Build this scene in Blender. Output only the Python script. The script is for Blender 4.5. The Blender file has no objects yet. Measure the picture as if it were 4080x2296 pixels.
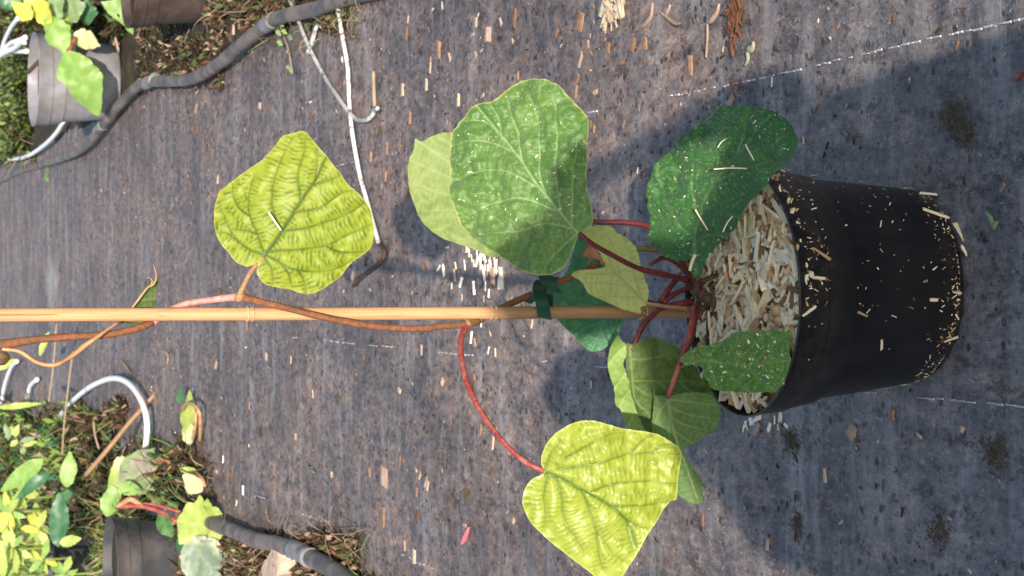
import bpy, bmesh, math, random
import numpy as np
from mathutils import Vector, Matrix, noise
from mathutils.geometry import delaunay_2d_cdt

R = math.radians
rnd = random.Random(7)
SC = bpy.context.scene
COL = SC.collection

# ------------------------------------------------------------------ camera, light, exposure
CAMH, FPX, PITCH = 1.5, 8000.0, R(20.5)          # the phone was held on its side: the world's up is the picture's left
cam_d = bpy.data.cameras.new('camera')
cam = bpy.data.objects.new('camera', cam_d); COL.objects.link(cam)
sD, cD = math.sin(PITCH), math.cos(PITCH)
cam.matrix_world = Matrix(((0, 1, 0, 0), (-sD, 0, -cD, 0), (-cD, 0, sD, CAMH), (0, 0, 0, 1)))
cam_d.sensor_width = 36; cam_d.lens = 36 * FPX / 4080
cam_d.clip_start = 0.02; cam_d.clip_end = 1200
cam_d.dof.use_dof = True; cam_d.dof.focus_distance = 2.72; cam_d.dof.aperture_fstop = 19
SC.camera = cam

SUN = Vector((-0.035, -1.0, 0.408)).normalized()
w = bpy.data.worlds.new("World"); SC.world = w; w.use_nodes = True
nt = w.node_tree; nt.nodes.clear()
sky = nt.nodes.new('ShaderNodeTexSky'); sky.sky_type = 'NISHITA'; sky.sun_disc = False
sky.sun_elevation = math.asin(SUN.z); sky.sun_rotation = math.atan2(SUN.x, SUN.y)
bg = nt.nodes.new('ShaderNodeBackground'); bg.inputs[1].default_value = 0.14
wo = nt.nodes.new('ShaderNodeOutputWorld')
nt.links.new(sky.outputs[0], bg.inputs[0]); nt.links.new(bg.outputs[0], wo.inputs[0])
sl = bpy.data.lights.new('sun', 'SUN'); sl.energy = 4.6; sl.angle = R(0.5); sl.color = (1.0, 0.90, 0.80)
so = bpy.data.objects.new('sun', sl); COL.objects.link(so)
so.rotation_euler = SUN.to_track_quat('Z', 'Y').to_euler()
SC.view_settings.view_transform = 'Standard'; SC.view_settings.look = 'None'
SC.view_settings.exposure = 0.62; SC.view_settings.gamma = 1; SC.view_settings.use_curve_mapping = False

# ------------------------------------------------------------------ pixel -> place (only to measure where things stand)
def ray(px, py):
    r, d = (1148 - py) / FPX, (px - 2040) / FPX
    return Vector((r, cD - d * sD, -sD - d * cD))
def G(px, py, z=0.0):
    v = ray(px, py); t = (z - CAMH) / v.z
    return Vector((v.x * t, v.y * t, z))
def V(px, py, Y):
    v = ray(px, py); t = Y / v.y
    return Vector((v.x * t, Y, CAMH + v.z * t))
def PL(px, py, P0, n):
    v = ray(px, py); o = Vector((0, 0, CAMH)); t = (P0 - o).dot(n) / v.dot(n)
    return o + v * t

def hfab(x, y):
    k = min(1.0, max(.12, (math.hypot(x, y - 2.42) - .14) * 3))
    return k * (.009 * noise.noise(Vector((x * 1.6, y * 3.0, 1.3))) + .0045 * noise.noise(Vector((x * 5, y * 9, 4.0)))
            + .0022 * noise.noise(Vector((x * 20, y * 26, 9.0))) + .0010 * noise.noise(Vector((x * 60, y * 55, 2.0))))

# ------------------------------------------------------------------ object helpers
def tag(o, label=None, cat=None, group=None, kind=None):
    if label: o['label'] = label
    if cat: o['category'] = cat
    if group: o['group'] = group
    if kind: o['kind'] = kind
    return o
def link(name, me, parent=None):
    o = bpy.data.objects.new(name, me); COL.objects.link(o)
    if parent is not None: o.parent = parent; o.matrix_parent_inverse = parent.matrix_world.inverted()
    return o
def empty(name, loc=(0, 0, 0)):
    o = bpy.data.objects.new(name, None); COL.objects.link(o); o.location = loc; o.empty_display_size = .05
    o.matrix_world = Matrix.Translation(loc)
    return o
def mesh(name, vs, fs, mats, smooth=True, midx=None):
    me = bpy.data.meshes.new(name); me.from_pydata([tuple(v) for v in vs], [], fs)
    for m in (mats if isinstance(mats, (list, tuple)) else [mats]): me.materials.append(m)
    if smooth: me.polygons.foreach_set('use_smooth', [True] * len(me.polygons))
    if midx is not None: me.polygons.foreach_set('material_index', midx)
    me.update(); return me

# ------------------------------------------------------------------ materials
class NT:
    def __init__(s, name):
        s.m = bpy.data.materials.new(name); s.m.use_nodes = True
        s.t = s.m.node_tree; s.t.nodes.clear()
        s.out = s.n('ShaderNodeOutputMaterial'); s.p = s.n('ShaderNodeBsdfPrincipled'); s.l(s.p.outputs[0], s.out.inputs[0])
        s.tc = s.n('ShaderNodeTexCoord')
    def n(s, k): return s.t.nodes.new(k)
    def l(s, a, b): s.t.links.new(a, b)
    def noise(s, scale, det=4, rough=.6, co=None, stretch=None):
        x = s.n('ShaderNodeTexNoise'); x.inputs['Scale'].default_value = scale; x.inputs['Detail'].default_value = det
        x.inputs['Roughness'].default_value = rough
        c = co or s.tc.outputs['Object']
        if stretch:
            mp = s.n('ShaderNodeMapping'); mp.inputs['Scale'].default_value = stretch; s.l(c, mp.inputs[0]); c = mp.outputs[0]
        s.l(c, x.inputs['Vector']); return x.outputs[0]
    def ramp(s, fac, a, b, ca=(0, 0, 0, 1), cb=(1, 1, 1, 1)):
        r = s.n('ShaderNodeValToRGB'); e = r.color_ramp.elements
        e[0].position = a; e[1].position = b; e[0].color = ca; e[1].color = cb; s.l(fac, r.inputs[0]); return r.outputs[0]
    def mix(s, fac, a, b):
        x = s.n('ShaderNodeMix'); x.data_type = 'RGBA'
        for v, i in ((fac, 0), (a, 6), (b, 7)):
            if hasattr(v, 'links'): s.l(v, x.inputs[i])
            elif i == 0: x.inputs[0].default_value = v
            else: x.inputs[i].default_value = (*v[:3], 1)
        return x.outputs[2]
    def math(s, op, a, b=0.0):
        x = s.n('ShaderNodeMath'); x.operation = op
        for v, i in ((a, 0), (b, 1)):
            if hasattr(v, 'links'): s.l(v, x.inputs[i])
            else: x.inputs[i].default_value = v
        return x.outputs[0]
    def attr(s, name):
        x = s.n('ShaderNodeAttribute'); x.attribute_name = name; return x.outputs['Fac']
    def bump(s, h, strength=.3, dist=.002):
        x = s.n('ShaderNodeBump'); x.inputs['Strength'].default_value = strength; x.inputs['Distance'].default_value = dist
        s.l(h, x.inputs['Height']); s.l(x.outputs[0], s.p.inputs['Normal']); return x
    def set(s, col=None, rough=.6, spec=.5):
        if col is not None:
            if hasattr(col, 'links'): s.l(col, s.p.inputs['Base Color'])
            else: s.p.inputs['Base Color'].default_value = (*col, 1)
        if hasattr(rough, 'links'): s.l(rough, s.p.inputs['Roughness'])
        else: s.p.inputs['Roughness'].default_value = rough
        s.p.inputs['Specular IOR Level'].default_value = spec
        return s.m

def m_simple(name, a, b, scale=60, rough=.6, spec=.4, bump=.3, c=None, cthr=(.58, .68), stretch=None, bd=.001, rnd_mix=0):
    t = NT(name); f = t.noise(scale, 5, .65, stretch=stretch)
    col = t.mix(t.ramp(f, .35, .65), a, b)
    if c is not None: col = t.mix(t.ramp(t.noise(scale * .45, 4, .7), *cthr), col, c)
    if rnd_mix:
        oi = t.n('ShaderNodeObjectInfo'); hs = t.n('ShaderNodeHueSaturation')
        t.l(t.math('MULTIPLY_ADD', oi.outputs['Random'], rnd_mix), hs.inputs['Value'])
        hs.inputs['Value'].links[0].from_node.inputs[2].default_value = 1 - rnd_mix / 2
        t.l(col, hs.inputs['Color']); col = hs.outputs[0]
    t.bump(t.noise(scale * 2, 5, .7, stretch=stretch), bump, bd)
    return t.set(col, rough, spec)

def m_fabric():
    t = NT('woven_fabric'); co = t.tc.outputs['Object']
    n1 = t.noise(1.6, 5, .65); n2 = t.noise(10, 5, .75, stretch=(1, .55, 1)); n3 = t.noise(38, 6, .82, stretch=(1, .48, 1)); n4 = t.noise(120, 3, .8, stretch=(1, .6, 1))
    r = t.n('ShaderNodeValToRGB'); e = r.color_ramp.elements
    e[0].position = .39; e[0].color = (.040, .040, .048, 1); e[1].position = .61; e[1].color = (.33, .295, .275, 1)
    for p_, c_ in ((.455, (.105, .105, .116, 1)), (.53, (.190, .173, .168, 1))): q = r.color_ramp.elements.new(p_); q.color = c_
    t.l(t.math('ADD', t.math('ADD', t.math('MULTIPLY', n3, .56), t.math('MULTIPLY', n4, .24)), t.math('MULTIPLY', n2, .20)), r.inputs[0]); col = r.outputs[0]
    sx = t.n('ShaderNodeSeparateXYZ'); t.l(co, sx.inputs[0])
    far = t.ramp(t.math('MULTIPLY', sx.outputs[1], .25), .50, .85)       # far path browner: trodden soil, with sunlit warmth and near blue shade painted in
    pm = t.ramp(t.math('ADD', t.math('MULTIPLY', n1, .5), t.math('MULTIPLY', n2, .5)), .42, .58)
    mu = t.n('ShaderNodeMix'); mu.data_type = 'RGBA'; mu.blend_type = 'MULTIPLY'
    t.l(t.math('MULTIPLY', t.math('ADD', t.math('MULTIPLY', pm, .55), .45), t.math('ADD', t.math('MULTIPLY', far, .88), .12)), mu.inputs[0]); t.l(col, mu.inputs[6]); mu.inputs[7].default_value = (1.30, 1.0, .80, 1); col = mu.outputs[2]
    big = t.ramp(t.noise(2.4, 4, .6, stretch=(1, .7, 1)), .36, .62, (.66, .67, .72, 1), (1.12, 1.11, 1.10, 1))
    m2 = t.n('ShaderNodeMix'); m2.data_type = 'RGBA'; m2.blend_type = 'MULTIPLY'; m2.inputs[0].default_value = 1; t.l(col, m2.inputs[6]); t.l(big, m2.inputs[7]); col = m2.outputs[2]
    dust = t.ramp(t.noise(5.2, 5, .7, stretch=(.45, 2.2, 1)), .50, .70)
    col = t.mix(t.math('MULTIPLY', dust, .45), col, (.46, .43, .415))
    spk = t.ramp(t.noise(26, 5, .85, stretch=(1, .6, 1)), .55, .60)
    col = t.mix(t.math('MULTIPLY', spk, .75), col, (.060, .040, .030))
    rust = t.math('MULTIPLY', t.ramp(t.noise(48, 3, .8, stretch=(1, .6, 1)), .60, .66), t.ramp(n2, .4, .6))
    col = t.mix(t.math('MULTIPLY', rust, .7), col, (.27, .145, .080))
    pale = t.ramp(t.noise(70, 3, .85, stretch=(1, .6, 1)), .64, .68)
    col = t.mix(t.math('MULTIPLY', pale, .6), col, (.45, .42, .40))
    v = t.n('ShaderNodeTexVoronoi'); v.inputs['Scale'].default_value = 36; v.inputs['Randomness'].default_value = 1; t.l(co, v.inputs['Vector'])
    pit = t.math('MULTIPLY', t.ramp(v.outputs['Distance'], .17, .27, (1, 1, 1, 1), (0, 0, 0, 1)), t.ramp(t.noise(13, 4, .7), .45, .55))
    col = t.mix(t.math('MULTIPLY', pit, .85), col, (.024, .020, .018))
    fy = t.math('ABSOLUTE', t.math('ADD', sx.outputs[1], -11.3)); fx = t.math('ABSOLUTE', t.math('ADD', sx.outputs[0], -.05))
    st = t.math('ADD', t.math('ADD', t.math('MULTIPLY', fy, .9), t.math('MULTIPLY', fx, 1.5)), t.math('MULTIPLY', n1, 1.3))
    col = t.mix(t.math('MULTIPLY', t.ramp(st, .75, 1.5, (1, 1, 1, 1), (0, 0, 0, 1)), .45), col, (.52, .50, .44))      # dried pale mud
    moss = t.ramp(t.noise(3.1, 5, .75), .58, .70); col = t.mix(t.math('MULTIPLY', moss, .40), col, (.075, .064, .032))
    w1 = t.n('ShaderNodeTexWave'); w1.bands_direction = 'X'; w1.inputs['Scale'].default_value = 90; w1.inputs['Distortion'].default_value = 1.5
    w2 = t.n('ShaderNodeTexWave'); w2.bands_direction = 'Y'; w2.inputs['Scale'].default_value = 50; w2.inputs['Distortion'].default_value = 2.2
    for q in (w1, w2): t.l(co, q.inputs['Vector'])
    wv = t.math('MULTIPLY', w1.outputs['Fac'], w2.outputs['Fac'])
    col = t.mix(t.math('MULTIPLY', wv, .10), col, (.03, .03, .036))
    h = t.math('ADD', t.math('MULTIPLY', wv, -.05), t.math('ADD', t.math('MULTIPLY', n3, 1.0), t.math('ADD', t.math('MULTIPLY', n4, .4), t.math('MULTIPLY', pit, -.5))))
    t.bump(h, .7, .006)
    return t.set(col, .62, .35)

def m_leaf(name, blade, blade2, vein, under=None, veinf=.8, tertf=.5, rough=.35, spec=.5, trans=.3, speck=None, speckf=0, tcol=None, sscale=330, edge=None, fuzz=0, patch=None, big=9, fine=.30, bmp=.35):
    t = NT(name); n = t.noise(big, 4, .6); nf = t.noise(130, 4, .7)
    col = t.mix(t.ramp(n, .35, .65), blade, blade2)
    if patch: col = t.mix(t.ramp(t.noise(patch[1], 5, .7), patch[2], patch[2] + .1), col, patch[0])
    col = t.mix(t.math('MULTIPLY', t.ramp(nf, .4, .7), fine), col, tuple(c * .62 for c in blade))
    col = t.mix(t.math('MULTIPLY', t.attr('tert'), tertf), col, tcol or vein)
    col = t.mix(t.math('MULTIPLY', t.attr('vein'), veinf), col, vein)
    if edge: col = t.mix(t.attr('rim'), col, edge)
    if speck: col = t.mix(t.math('MULTIPLY', t.ramp(t.noise(sscale, 3, .8, stretch=(1, 1, .6)), .57, .63), speckf), col, speck)
    if under:
        g = t.n('ShaderNodeNewGeometry'); u = t.mix(t.math('MULTIPLY', t.attr('vein'), .75), under, tuple(min(1, c * 1.55) for c in under))
        u = t.mix(t.math('MULTIPLY', t.attr('tert'), .3), u, tuple(min(1, c * 1.3) for c in under)); col = t.mix(g.outputs['Backfacing'], col, u)
    t.set(col, rough, spec)
    if fuzz: t.p.inputs['Sheen Weight'].default_value = fuzz
    b = t.bump(t.math('ADD', nf, t.math('MULTIPLY', t.noise(520, 3, .7), .6)), bmp, .0008)
    tr = t.n('ShaderNodeBsdfTranslucent'); hs = t.n('ShaderNodeHueSaturation'); hs.inputs['Saturation'].default_value = 1.15; hs.inputs['Value'].default_value = 1.25
    t.l(col, hs.inputs['Color']); t.l(hs.outputs[0], tr.inputs[0]); t.l(b.outputs[0], tr.inputs['Normal'])
    mx = t.n('ShaderNodeMixShader'); mx.inputs[0].default_value = trans
    t.l(t.p.outputs[0], mx.inputs[1]); t.l(tr.outputs[0], mx.inputs[2]); t.l(mx.outputs[0], t.out.inputs[0])
    return t.m

M = {}
M['fabric'] = m_fabric()
M['soil'] = m_simple('soil', (.022, .016, .012), (.085, .062, .046), 14, .9, .2, .8, c=(.05, .065, .025), cthr=(.5, .62), bd=.01)
M['white_yarn'] = m_simple('white_yarn', (.48, .48, .51), (.20, .19, .19), 30, .6)
M['black_plastic'] = None
def m_plastic(name, a, b, dustc, dustf, rough=.42, scale=25, foot=False):
    t = NT(name)
    dst = t.math('MULTIPLY', t.ramp(t.noise(scale, 6, .75), .45, .75), dustf)
    fine = t.math('MULTIPLY', t.ramp(t.noise(360, 3, .8, stretch=(1, 1, .5)), .62, .72), min(1, dustf * .5))
    col = t.mix(t.ramp(t.noise(8, 4), .35, .65), a, b)
    col = t.mix(dst, col, dustc); col = t.mix(fine, col, tuple(min(1, c * 1.8) for c in dustc))
    if foot:
        sp = t.n('ShaderNodeSeparateXYZ'); t.l(t.tc.outputs['Object'], sp.inputs[0])
        a_ = t.ramp(sp.outputs[2], .0, .045, (1, 1, 1, 1), (0, 0, 0, 1)); b_ = t.math('MULTIPLY', t.ramp(sp.outputs[2], .20, .225), t.ramp(sp.outputs[2], .262, .266, (1, 1, 1, 1), (.3, .3, .3, 1)))
        fz = t.math('MULTIPLY', t.math('MAXIMUM', a_, t.math('MULTIPLY', b_, .6)), t.ramp(t.noise(48, 6, .8), .42, .64)); col = t.mix(t.math('MULTIPLY', fz, .75), col, (.060, .050, .040))
        sm = t.ramp(t.noise(16, 5, .75, stretch=(1, 1, .35)), .52, .72); col = t.mix(t.math('MULTIPLY', sm, .35), col, (.035, .034, .036))
    t.bump(t.noise(90, 4, .6), .15, .001)
    return t.set(col, t.math('ADD', t.math('MULTIPLY', dst, .5), rough), .5)
M['pot'] = m_plastic('black_pot_plastic', (.0045, .0048, .006), (.0075, .008, .0105), (.022, .021, .020), .22, .42, foot=True)
M['pot_dusty'] = m_plastic('dusty_pot_plastic', (.022, .025, .030), (.040, .043, .048), (.13, .105, .09), .7, .5, 9)
M['pot_brown'] = m_plastic('brown_dusty_pot_plastic', (.030, .020, .017), (.055, .038, .032), (.10, .068, .055), .7, .6, 14)
M['pot_pale'] = m_plastic('pale_pot_plastic', (.27, .27, .31), (.17, .165, .175), (.13, .11, .09), .8, .45, 6)
M['hose'] = m_simple('hose_plastic', (.060, .054, .052), (.125, .108, .098), 18, .6, .4, .6, c=(.20, .15, .12), cthr=(.44, .58))
M['hose_cuff'] = m_simple('hose_tape', (.17, .16, .155), (.26, .25, .25), 40, .6)
M['rope'] = m_simple('white_twine', (.80, .79, .77), (.62, .60, .57), 70, .75, .3, .9, c=(.34, .24, .18), cthr=(.55, .63), bd=.003)
M['rope_grey'] = m_simple('weathered_twine', (.50, .50, .48), (.34, .33, .31), 70, .75, .3, .9, c=(.20, .17, .13), cthr=(.55, .63), bd=.003)
M['tube'] = m_simple('white_tube_plastic', (.90, .89, .87), (.80, .79, .77), 30, .35, .5, .2)
M['bamboo'] = None
t = NT('bamboo')
b1 = t.noise(9, 4, .6, stretch=(40, 40, 1.2)); b2 = t.noise(30, 5, .7, stretch=(6, 6, 1))
col = t.mix(t.ramp(b1, .3, .7), (.52, .25, .115), (.66, .37, .19)); col = t.mix(t.math('MULTIPLY', t.ramp(b2, .55, .7), .5), col, (.33, .16, .07))
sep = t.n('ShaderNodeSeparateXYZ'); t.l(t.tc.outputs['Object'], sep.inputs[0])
low = t.ramp(sep.outputs[2], .575, .60, (.50, .58, .60, 1), (1, 1, 1, 1))  # stained lower cane, with its shade also painted into the colour
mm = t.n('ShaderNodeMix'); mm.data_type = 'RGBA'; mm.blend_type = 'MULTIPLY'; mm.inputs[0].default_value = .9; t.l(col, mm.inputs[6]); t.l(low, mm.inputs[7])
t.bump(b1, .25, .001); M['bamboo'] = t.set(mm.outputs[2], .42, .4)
M['bamboo_node'] = m_simple('bamboo_node', (.66, .50, .34), (.30, .17, .09), 80, .6, .3, .5)
M['bamboo_groove'] = m_simple('bamboo_groove', (.32, .17, .075), (.40, .22, .1), 60, .7, .2, .3)
M['vine'] = m_simple('vine_bark', (.17, .052, .024), (.28, .11, .052), 130, .6, .4, .9, c=(.13, .075, .03), cthr=(.46, .62), bd=.002)
M['vine_pink'] = m_simple('young_vine_bark', (.48, .15, .12), (.60, .30, .24), 110, .55, .4, .6)
M['vine_olive'] = m_simple('olive_vine_bark', (.12, .095, .022), (.22, .17, .06), 110, .5, .4, .6, c=(.10, .055, .02))
M['petiole'] = m_simple('red_petiole', (.22, .014, .022), (.34, .06, .05), 150, .5, .5, .8, c=(.34, .13, .085), cthr=(.45, .65), bd=.0015)
M['petiole_dark'] = m_simple('dark_red_petiole', (.085, .010, .015), (.15, .022, .026), 150, .45, .5, .8, c=(.30, .13, .10), cthr=(.62, .72), bd=.0015)
M['petiole_brown'] = m_simple('brown_petiole', (.24, .13, .06), (.38, .24, .13), 150, .6, .4, .8, bd=.0015)
M['dry'] = m_simple('dry_leaf_stalk', (.34, .15, .06), (.52, .33, .17), 28, .6, .4, .5)
M['twig'] = m_simple('dark_twig', (.045, .025, .016), (.11, .065, .04), 90, .8, .2, .9)
M['root'] = m_simple('rootstock', (.08, .045, .025), (.20, .125, .07), 110, .85, .2, 1.0, bd=.003)
M['tie'] = m_simple('green_tie_tape', (.008, .050, .036), (.014, .075, .055), 40, .30, .5, .15)
M['pile'] = [m_simple('chip_cream', (.82, .69, .44), (.66, .53, .32), 180, .8, .2, .5, stretch=(1, .15, 1), rnd_mix=.3),
             m_simple('chip_pale', (.82, .73, .54), (.70, .60, .42), 180, .8, .2, .5, stretch=(1, .15, 1), rnd_mix=.25),
             m_simple('chip_tan', (.56, .37, .18), (.42, .26, .13), 180, .8, .2, .5, stretch=(1, .15, 1), rnd_mix=.4),
             m_simple('chip_brown', (.22, .12, .06), (.13, .07, .04), 180, .8, .2, .5, stretch=(1, .15, 1), rnd_mix=.4)]
M['gchip'] = [m_simple('ground_chip_orange', (.30, .185, .115), (.19, .105, .062), 120, .8, .2, .5, rnd_mix=.5),
              m_simple('ground_chip_pink', (.50, .36, .27), (.38, .26, .19), 120, .8, .2, .5, rnd_mix=.4),
              m_simple('ground_chip_brown', (.15, .08, .045), (.085, .045, .028), 120, .85, .2, .5, rnd_mix=.5)]
M['gchip_white'] = m_simple('ground_chip_white', (.85, .80, .72), (.74, .68, .58), 120, .8, .2, .4, rnd_mix=.15)
M['pebble'] = m_simple('clay_pebble', (.40, .25, .13), (.52, .36, .20), 90, .8, .2, .5)
M['rock'] = m_simple('pale_stone', (.62, .46, .34), (.48, .34, .25), 30, .8, .3, .9, bd=.006)
M['clump'] = m_simple('dead_moss', (.035, .026, .015), (.085, .058, .033), 120, .9, .1, 1.0, c=(.09, .075, .025), bd=.004)
M['mossy'] = m_simple('mossy_crumb', (.075, .062, .038), (.13, .105, .07), 60, .9, .1, .8)
M['green_s'] = m_leaf('weed_leaf', (.22, .34, .06), (.32, .44, .09), (.30, .42, .12), veinf=.4, trans=.35)
M['moss'] = m_leaf('moss_leaf', (.065, .10, .03), (.13, .17, .06), (.2, .24, .08), veinf=.2, trans=.25, rough=.7)
M['straw'] = m_simple('straw', (.36, .27, .18), (.25, .18, .12), 50, .7, .3, .3)
M['grass'] = m_leaf('grass_blade', (.20, .30, .08), (.34, .40, .13), (.3, .4, .1), trans=.3)

# leaves of the potted plant
M['L1'] = m_leaf('yellow_green_blade', (.260, .330, .035), (.35, .375, .045), (.022, .065, .006), veinf=1.0, tertf=.72, rough=.47, bmp=.06, spec=.28, trans=.22, edge=(.40, .36, .06), big=5, fine=.12)
M['L2'] = m_leaf('yellow_blade', (.30, .375, .045), (.36, .41, .062), (.050, .11, .010), veinf=.95, tertf=.50, rough=.38, bmp=.06, spec=.42, trans=.22, edge=(.50, .52, .14), big=5, fine=.12)
M['L3'] = m_leaf('green_blade', (.080, .180, .034), (.135, .245, .055), (.32, .43, .18), veinf=.75, tertf=.38, tcol=(.050, .12, .022), sscale=210, rough=.5, spec=.4, trans=.18, speck=(.42, .45, .30), speckf=.42, edge=(.42, .42, .09), fuzz=.15, under=(.30, .42, .13))
M['L4'] = m_leaf('pale_underside', (.25, .33, .10), (.30, .37, .13), (.40, .46, .20), veinf=.6, tertf=.25, rough=.6, spec=.3, trans=.3)
M['L5'] = m_leaf('dark_green_blade', (.026, .105, .022), (.055, .155, .038), (.13, .23, .08), veinf=.6, tertf=.5, tcol=(.010, .05, .010), sscale=190, rough=.5, spec=.4, trans=.12, speck=(.20, .30, .11), speckf=.75, under=(.16, .26, .09), fuzz=.1)
M['L7'] = m_leaf('blue_green_blade', (.055, .185, .080), (.075, .225, .100), (.13, .30, .15), veinf=.4, tertf=.15, rough=.5, spec=.4, trans=.15, speck=(.2, .35, .2), speckf=.3)
M['L6'] = m_leaf('light_underside', (.50, .55, .20), (.43, .49, .17), (.30, .27, .09), veinf=.7, tertf=.35, rough=.6, spec=.3, trans=.3)
M['L8'] = m_leaf('curled_flap', (.19, .30, .07), (.25, .36, .09), (.33, .43, .15), veinf=.6, tertf=.3, rough=.55, spec=.3, trans=.2)
M['L9'] = m_leaf('olive_underside', (.060, .105, .020), (.085, .135, .030), (.19, .26, .09), veinf=.7, tertf=.2, rough=.6, spec=.3, trans=.2)
M['L11'] = m_leaf('green_underside', (.085, .16, .040), (.11, .19, .055), (.25, .34, .13), veinf=.8, tertf=.25, rough=.6, spec=.3, trans=.2)
M['L10'] = m_leaf('fuzzy_green_blade', (.075, .19, .022), (.12, .25, .035), (.22, .34, .10), veinf=.5, tertf=.5, tcol=(.04, .11, .012), sscale=190, rough=.5, spec=.35, trans=.18, speck=(.38, .44, .18), speckf=.5, fuzz=.2)
M['dead_leaf'] = m_simple('dead_leaf', (.22, .10, .055), (.34, .17, .09), 60, .8, .2, .6)
M['B1'] = m_leaf('bright_leaf', (.20, .36, .07), (.27, .42, .10), (.34, .48, .16), veinf=.5, tertf=.1, rough=.45, trans=.25)
M['B2'] = m_leaf('yellow_leaf', (.58, .58, .09), (.50, .54, .08), (.6, .6, .2), veinf=.4, rough=.45, trans=.25)
M['B3'] = m_leaf('cream_leaf', (.58, .58, .27), (.64, .62, .34), (.6, .6, .3), veinf=.3, rough=.5, trans=.2)
M['B4'] = m_leaf('sage_leaf', (.17, .26, .12), (.23, .32, .15), (.3, .38, .2), veinf=.4, rough=.5, trans=.2)
M['B5'] = m_leaf('deep_leaf', (.035, .12, .05), (.06, .17, .07), (.12, .25, .12), veinf=.4, rough=.4, trans=.2)
M['B6'] = m_leaf('grey_blotched_leaf', (.16, .23, .15), (.22, .28, .19), (.3, .35, .25), rough=.5, trans=.15, patch=((.56, .56, .36), 9, .50))
M['B7'] = m_leaf('dusty_leaf', (.22, .24, .15), (.20, .30, .10), (.3, .33, .2), rough=.6, trans=.15, patch=((.24, .20, .15), 12, .5))
M['B8'] = m_leaf('lime_leaf', (.36, .47, .09), (.44, .52, .13), (.5, .56, .22), veinf=.5, rough=.45, trans=.3)

# ------------------------------------------------------------------ shape builders
def catmull(pts, n=6, closed=False):
    P = [Vector(p) for p in pts]; out = []; m = len(P)
    for i in range(m if closed else m - 1):
        a, b = P[i], P[(i + 1) % m]
        p0 = P[(i - 1) % m] if (closed or i > 0) else a + (a - b)
        p3 = P[(i + 2) % m] if (closed or i + 2 < m) else b + (b - a)
        for k in range(n):
            t = k / n
            out.append(0.5 * ((2 * a) + (b - p0) * t + (2 * p0 - 5 * a + 4 * b - p3) * t * t + (3 * a - p0 - 3 * b + p3) * t ** 3))
    if not closed: out.append(P[-1])
    return out

def tube_geo(pts, rad, seg=8, n=6, jit=0.0, flat=1.0, seed=0):
    """pts: 3-D points; rad: number or list per point"""
    C = catmull(pts, n); m = len(C); rl = rad if isinstance(rad, (list, tuple)) else [rad] * len(pts)
    vs, fs = [], []; prev = None
    for i, c in enumerate(C):
        d = (C[min(i + 1, m - 1)] - C[max(i - 1, 0)]).normalized()
        u = prev if prev is not None else (Vector((0, 0, 1)) if abs(d.z) < .9 else Vector((1, 0, 0)))
        u = (u - d * u.dot(d)).normalized(); v = d.cross(u); prev = u
        f = i / (m - 1) * (len(rl) - 1); k = min(int(f), len(rl) - 2); r = rl[k] + (rl[k + 1] - rl[k]) * (f - k) if len(rl) > 1 else rl[0]
        for s in range(seg):
            a = 2 * math.pi * s / seg
            rr = r * (1 + jit * noise.noise(Vector((i * .35 + seed, math.cos(a) * .8, math.sin(a) * .8))) * 2)
            vs.append(c + u * (math.cos(a) * rr * flat) + v * (math.sin(a) * rr))
    for i in range(m - 1):
        for s in range(seg):
            a = i * seg + s; b = i * seg + (s + 1) % seg
            fs.append((a, b, b + seg, a + seg))
    fs.append(tuple(reversed(range(seg)))); fs.append(tuple(range((m - 1) * seg, m * seg)))
    return vs, fs
def tube(name, pts, rad, mat, parent=None, **k):
    vs, fs = tube_geo(pts, rad, **k)
    return link(name, mesh(name, vs, fs, mat), parent)

def lathe_geo(prof, seg=72, wob=0.0):
    vs, fs = [], []
    for r, z in prof:
        for s in range(seg):
            a = 2 * math.pi * s / seg; rr = r * (1 + wob * math.sin(3 * a + 1)); vs.append(Vector((rr * math.cos(a), rr * math.sin(a), z)))
    for i in range(len(prof) - 1):
        for s in range(seg):
            a = i * seg + s; b = i * seg + (s + 1) % seg; fs.append((a, b, b + seg, a + seg))
    return vs, fs

def inside(poly, X, Y):
    c = np.zeros(X.shape, bool); n = len(poly)
    for i in range(n):
        x1, y1 = poly[i]; x2, y2 = poly[(i + 1) % n]
        if y1 == y2: continue
        k = ((y1 > Y) != (y2 > Y)) & (X < (x2 - x1) * (Y - y1) / (y2 - y1) + x1); c ^= k
    return c
def seg_dist(poly, X, Y):
    best = np.full(X.shape, 1e9); arc = np.zeros(X.shape); s0 = 0.0
    for (x1, y1), (x2, y2) in zip(poly[:-1], poly[1:]):
        dx, dy = x2 - x1, y2 - y1; L2 = dx * dx + dy * dy + 1e-12; L = math.sqrt(L2)
        t = np.clip(((X - x1) * dx + (Y - y1) * dy) / L2, 0, 1); d = np.hypot(X - x1 - t * dx, Y - y1 - t * dy)
        k = d < best; best = np.where(k, d, best); arc = np.where(k, s0 + t * L, arc); s0 += L
    return best, arc, s0

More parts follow.
